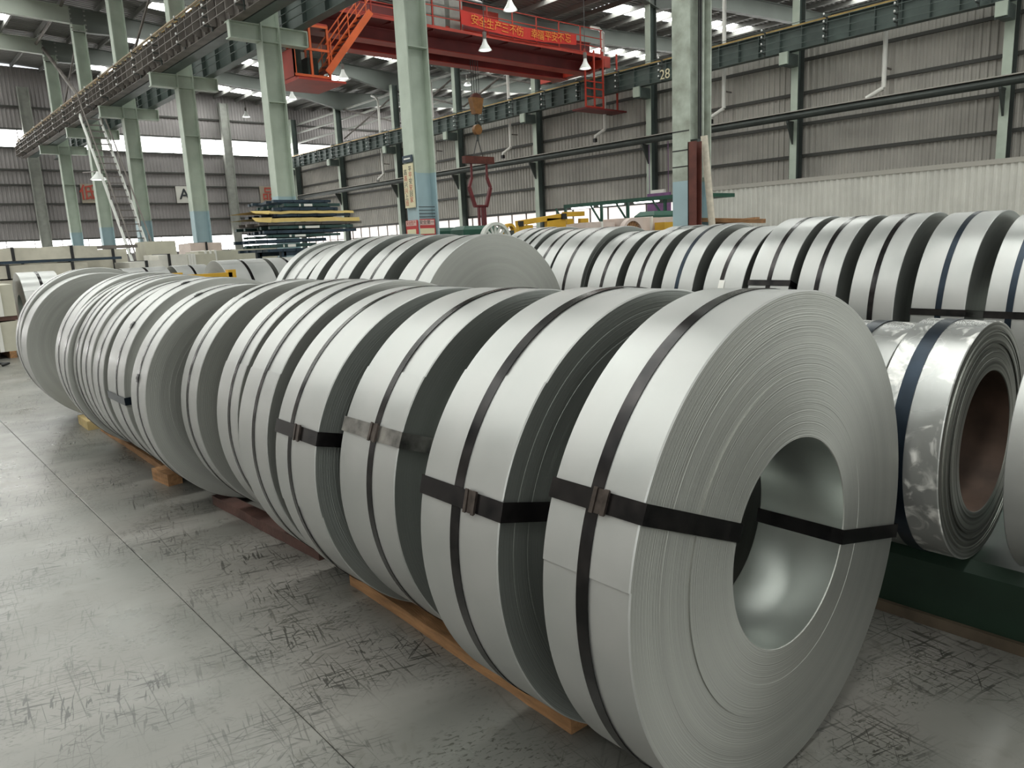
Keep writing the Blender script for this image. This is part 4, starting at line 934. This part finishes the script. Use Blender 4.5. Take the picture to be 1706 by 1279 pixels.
# banner
q0, q1, q2, q3 = at(767, 16, Y=22.8), at(768, 40, Y=22.8), at(960, 58, Y=22.8), at(960, 75, Y=22.8)
t = thing('banner', 'red cloth banner with yellow characters tied along the crane railing', 'banner', (q0.x, 22.8, q1.z)); n = 26; vs, fs = [], []
def bpt(u, v):
    top = q0.lerp(q2, u); bot = q1.lerp(q3, u); p = bot.lerp(top, v); sag = -.22*sin(pi*u)*.6
    return Vector((p.x-q0.x, .03*sin(u*40)*.6-.02, p.z-q1.z+sag))
for i in range(n+1):
    for v in (0, .5, 1): vs.append(bpt(i/n, v))
for i in range(n):
    for v in range(2): fs.append((3*i+v, 3*i+3+v, 3*i+4+v, 3*i+1+v))
MB().add(vs, fs, 0, True).build('cloth', 'banner', t)
for i, ch in enumerate('安全生产三不伤 幸福平安不忘'):
    if ch == ' ': continue
    u = .10+i*.062; p = bpt(u, .48)+Vector((0, -.035, 0)); text_mesh('character', ch, .38, 'letter_yellow', t, p, (pi/2, radians(4), 0), .002, bold=.0)
# hook block, spreader and tongs
hy = 24.75; hp = at(793, 172, Y=hy)
t = thing('crane_hook', 'yellow hook block hanging on wire ropes from the crane', 'hook', (hp.x, hy, hp.z))
for dx in (-.18, -.06, .06, .18): MB().tube([(dx, 0, .2), (dx, 0, zt1-hp.z)], .014, 6).build('wire_rope', 'rope', t)
m = MB().ring([(.001, -.1), (.25, -.1), (.27, -.06), (.27, .06), (.25, .1), (.001, .1)], 24, 'Y'); m.build('pulley', 'rust_red', t, (0, 0, .12))
MB().add([(-.3, -.13, .2), (.3, -.13, .2), (.16, -.13, -.42), (-.16, -.13, -.42), (-.3, .13, .2), (.3, .13, .2), (.16, .13, -.42), (-.16, .13, -.42)], [(0, 3, 2, 1), (4, 5, 6, 7), (0, 4, 7, 3), (1, 2, 6, 5), (0, 1, 5, 4), (3, 7, 6, 2)]).build('block_frame', 'hook_yellow', t)
hk = [(0, 0, -.42), (0, 0, -.7)]+[(.16*sin(a)*1.0, 0, -.86+.16*cos(a)) for a in [radians(x) for x in range(0, 250, 30)]]
MB().tube(hk, [.05, .05]+[.055]*9, 8).build('hook', 'steel_dark', t)
p2 = at(795, 216, Y=hy); t2 = thing('hook_link', 'smaller yellow swivel block hanging under the crane hook', 'hook', (p2.x, hy, p2.z))
m = MB().ring([(.001, -.08), (.2, -.08), (.2, .08), (.001, .08)], 18, 'Y'); m.build('swivel', 'hook_yellow', t2, (0, 0, 0)); MB().tube([(0, 0, .1), (-.04, 0, hp.z-1.02-p2.z)], .03, 6).build('shackle', 'steel_dark', t2)
MB().tube([(0, 0, -.15), (0, 0, -.45)], .05, 8).build('swivel_pin', 'steel_dark', t2)
p3 = at(797, 266, Y=hy); sp = thing('lifting_tongs', 'dark red spreader bar with long crimson tongs hanging in mid-hall', 'lifting tongs', (p3.x, hy, p3.z))
MB().box(-.75, .75, -.12, .12, -.16, .12).build('spreader_bar', 'rust_red', sp)
for sx in (-1, 1):
    MB().tube([(sx*.25, 0, .1), (sx*.03, 0, p2.z-.4-p3.z)], .02, 6).build('sling', 'rope', sp)
    MB().bar((sx*.4, 0, -.1), (sx*.4, 0, -.75), .07).bar((sx*.4, 0, -.7), (sx*.56, 0, -1.1), .1).bar((sx*.56, 0, -1.1), (sx*.3, 0, -1.85), .12).build('tong_arm', 'tong_red', sp)
MB().bar((-.35, 0, -1.85), (.35, 0, -1.85), .1).build('cross_link', 'tong_red', sp)
for x in (-.12, .06, .2): MB().box(x-.04, x+.04, -.05, .05, -3.6, -1.85).build('hanging_leg', 'tong_red', sp)

# ================================================================== HIGH BAY LAMPS
lamps = [(850, 13, 20.0, 'high bay lamp above the red banner'), (808, 80, 21.5, 'high bay lamp hanging in front of the crane girder, left'), (975, 111, 21.5, 'high bay lamp hanging in front of the crane girder, right end'),
         (572, 128, 30, 'high bay lamp hanging below the crane stair'), (487, 163, 36, 'high bay lamp right of the column with the crane cabin behind'), (410, 193, 50, 'tiny far high bay lamp between two columns'),
         (244, 180, 50, 'tiny far high bay lamp under the left crane beam'), (889, 145, 30, 'high bay lamp below the crane bridge, right of the hook'), (779, 140, 38, 'far high bay lamp just under the red girder')]
for i, (px, py, Y, lab) in enumerate(lamps):
    p = at(px, py, Y=Y); t = thing('high_bay_lamp', lab, 'lamp', p, 0, 'high bay lamps'); r = .24 if i < 5 else .26
    MB().ring([(.05, .34), (.07, .22), (.11, .12), (r, -.08), (r-.01, -.08), (.10, .11), (.05, .20), (.04, .34)], 24, 'Z').build('shade', 'lamp_shade', t)
    MB().ring([(.001, -.05), (r*.75, -.06), (r*.75, -.075), (.001, -.07)], 20, 'Z').build('lens', 'lamp_glass', t)
    MB().ring([(.001, .3), (.07, .3), (.07, .52), (.001, .52)], 14, 'Z').build('ballast', 'steel_brown', t)
    zt = rz(p.x)+.74
    MB().tube([(0, 0, .5), (0, 0, max(.6, zt-p.z))], .012, 6).build('suspension', 'rope', t)
p = at(164, 297, Y=38.5); t = thing('wall_lamp', 'round lamp fixed to the column in front of the steel stair', 'lamp', (p.x, 38.5, p.z))
MB().ring([(.04, .3), (.1, .2), (.34, -.05), (.33, -.07), (.08, .14), (.03, .3)], 24, 'Z').build('shade', 'lamp_shade', t); MB().ring([(.001, -.04), (.28, -.05), (.28, -.07), (.001, -.06)], 20, 'Z').build('lens', 'lamp_glass', t)
MB().bar((0, 0, .3), (.0, 2.6, .5), .05).build('arm', 'steel_brown', t)
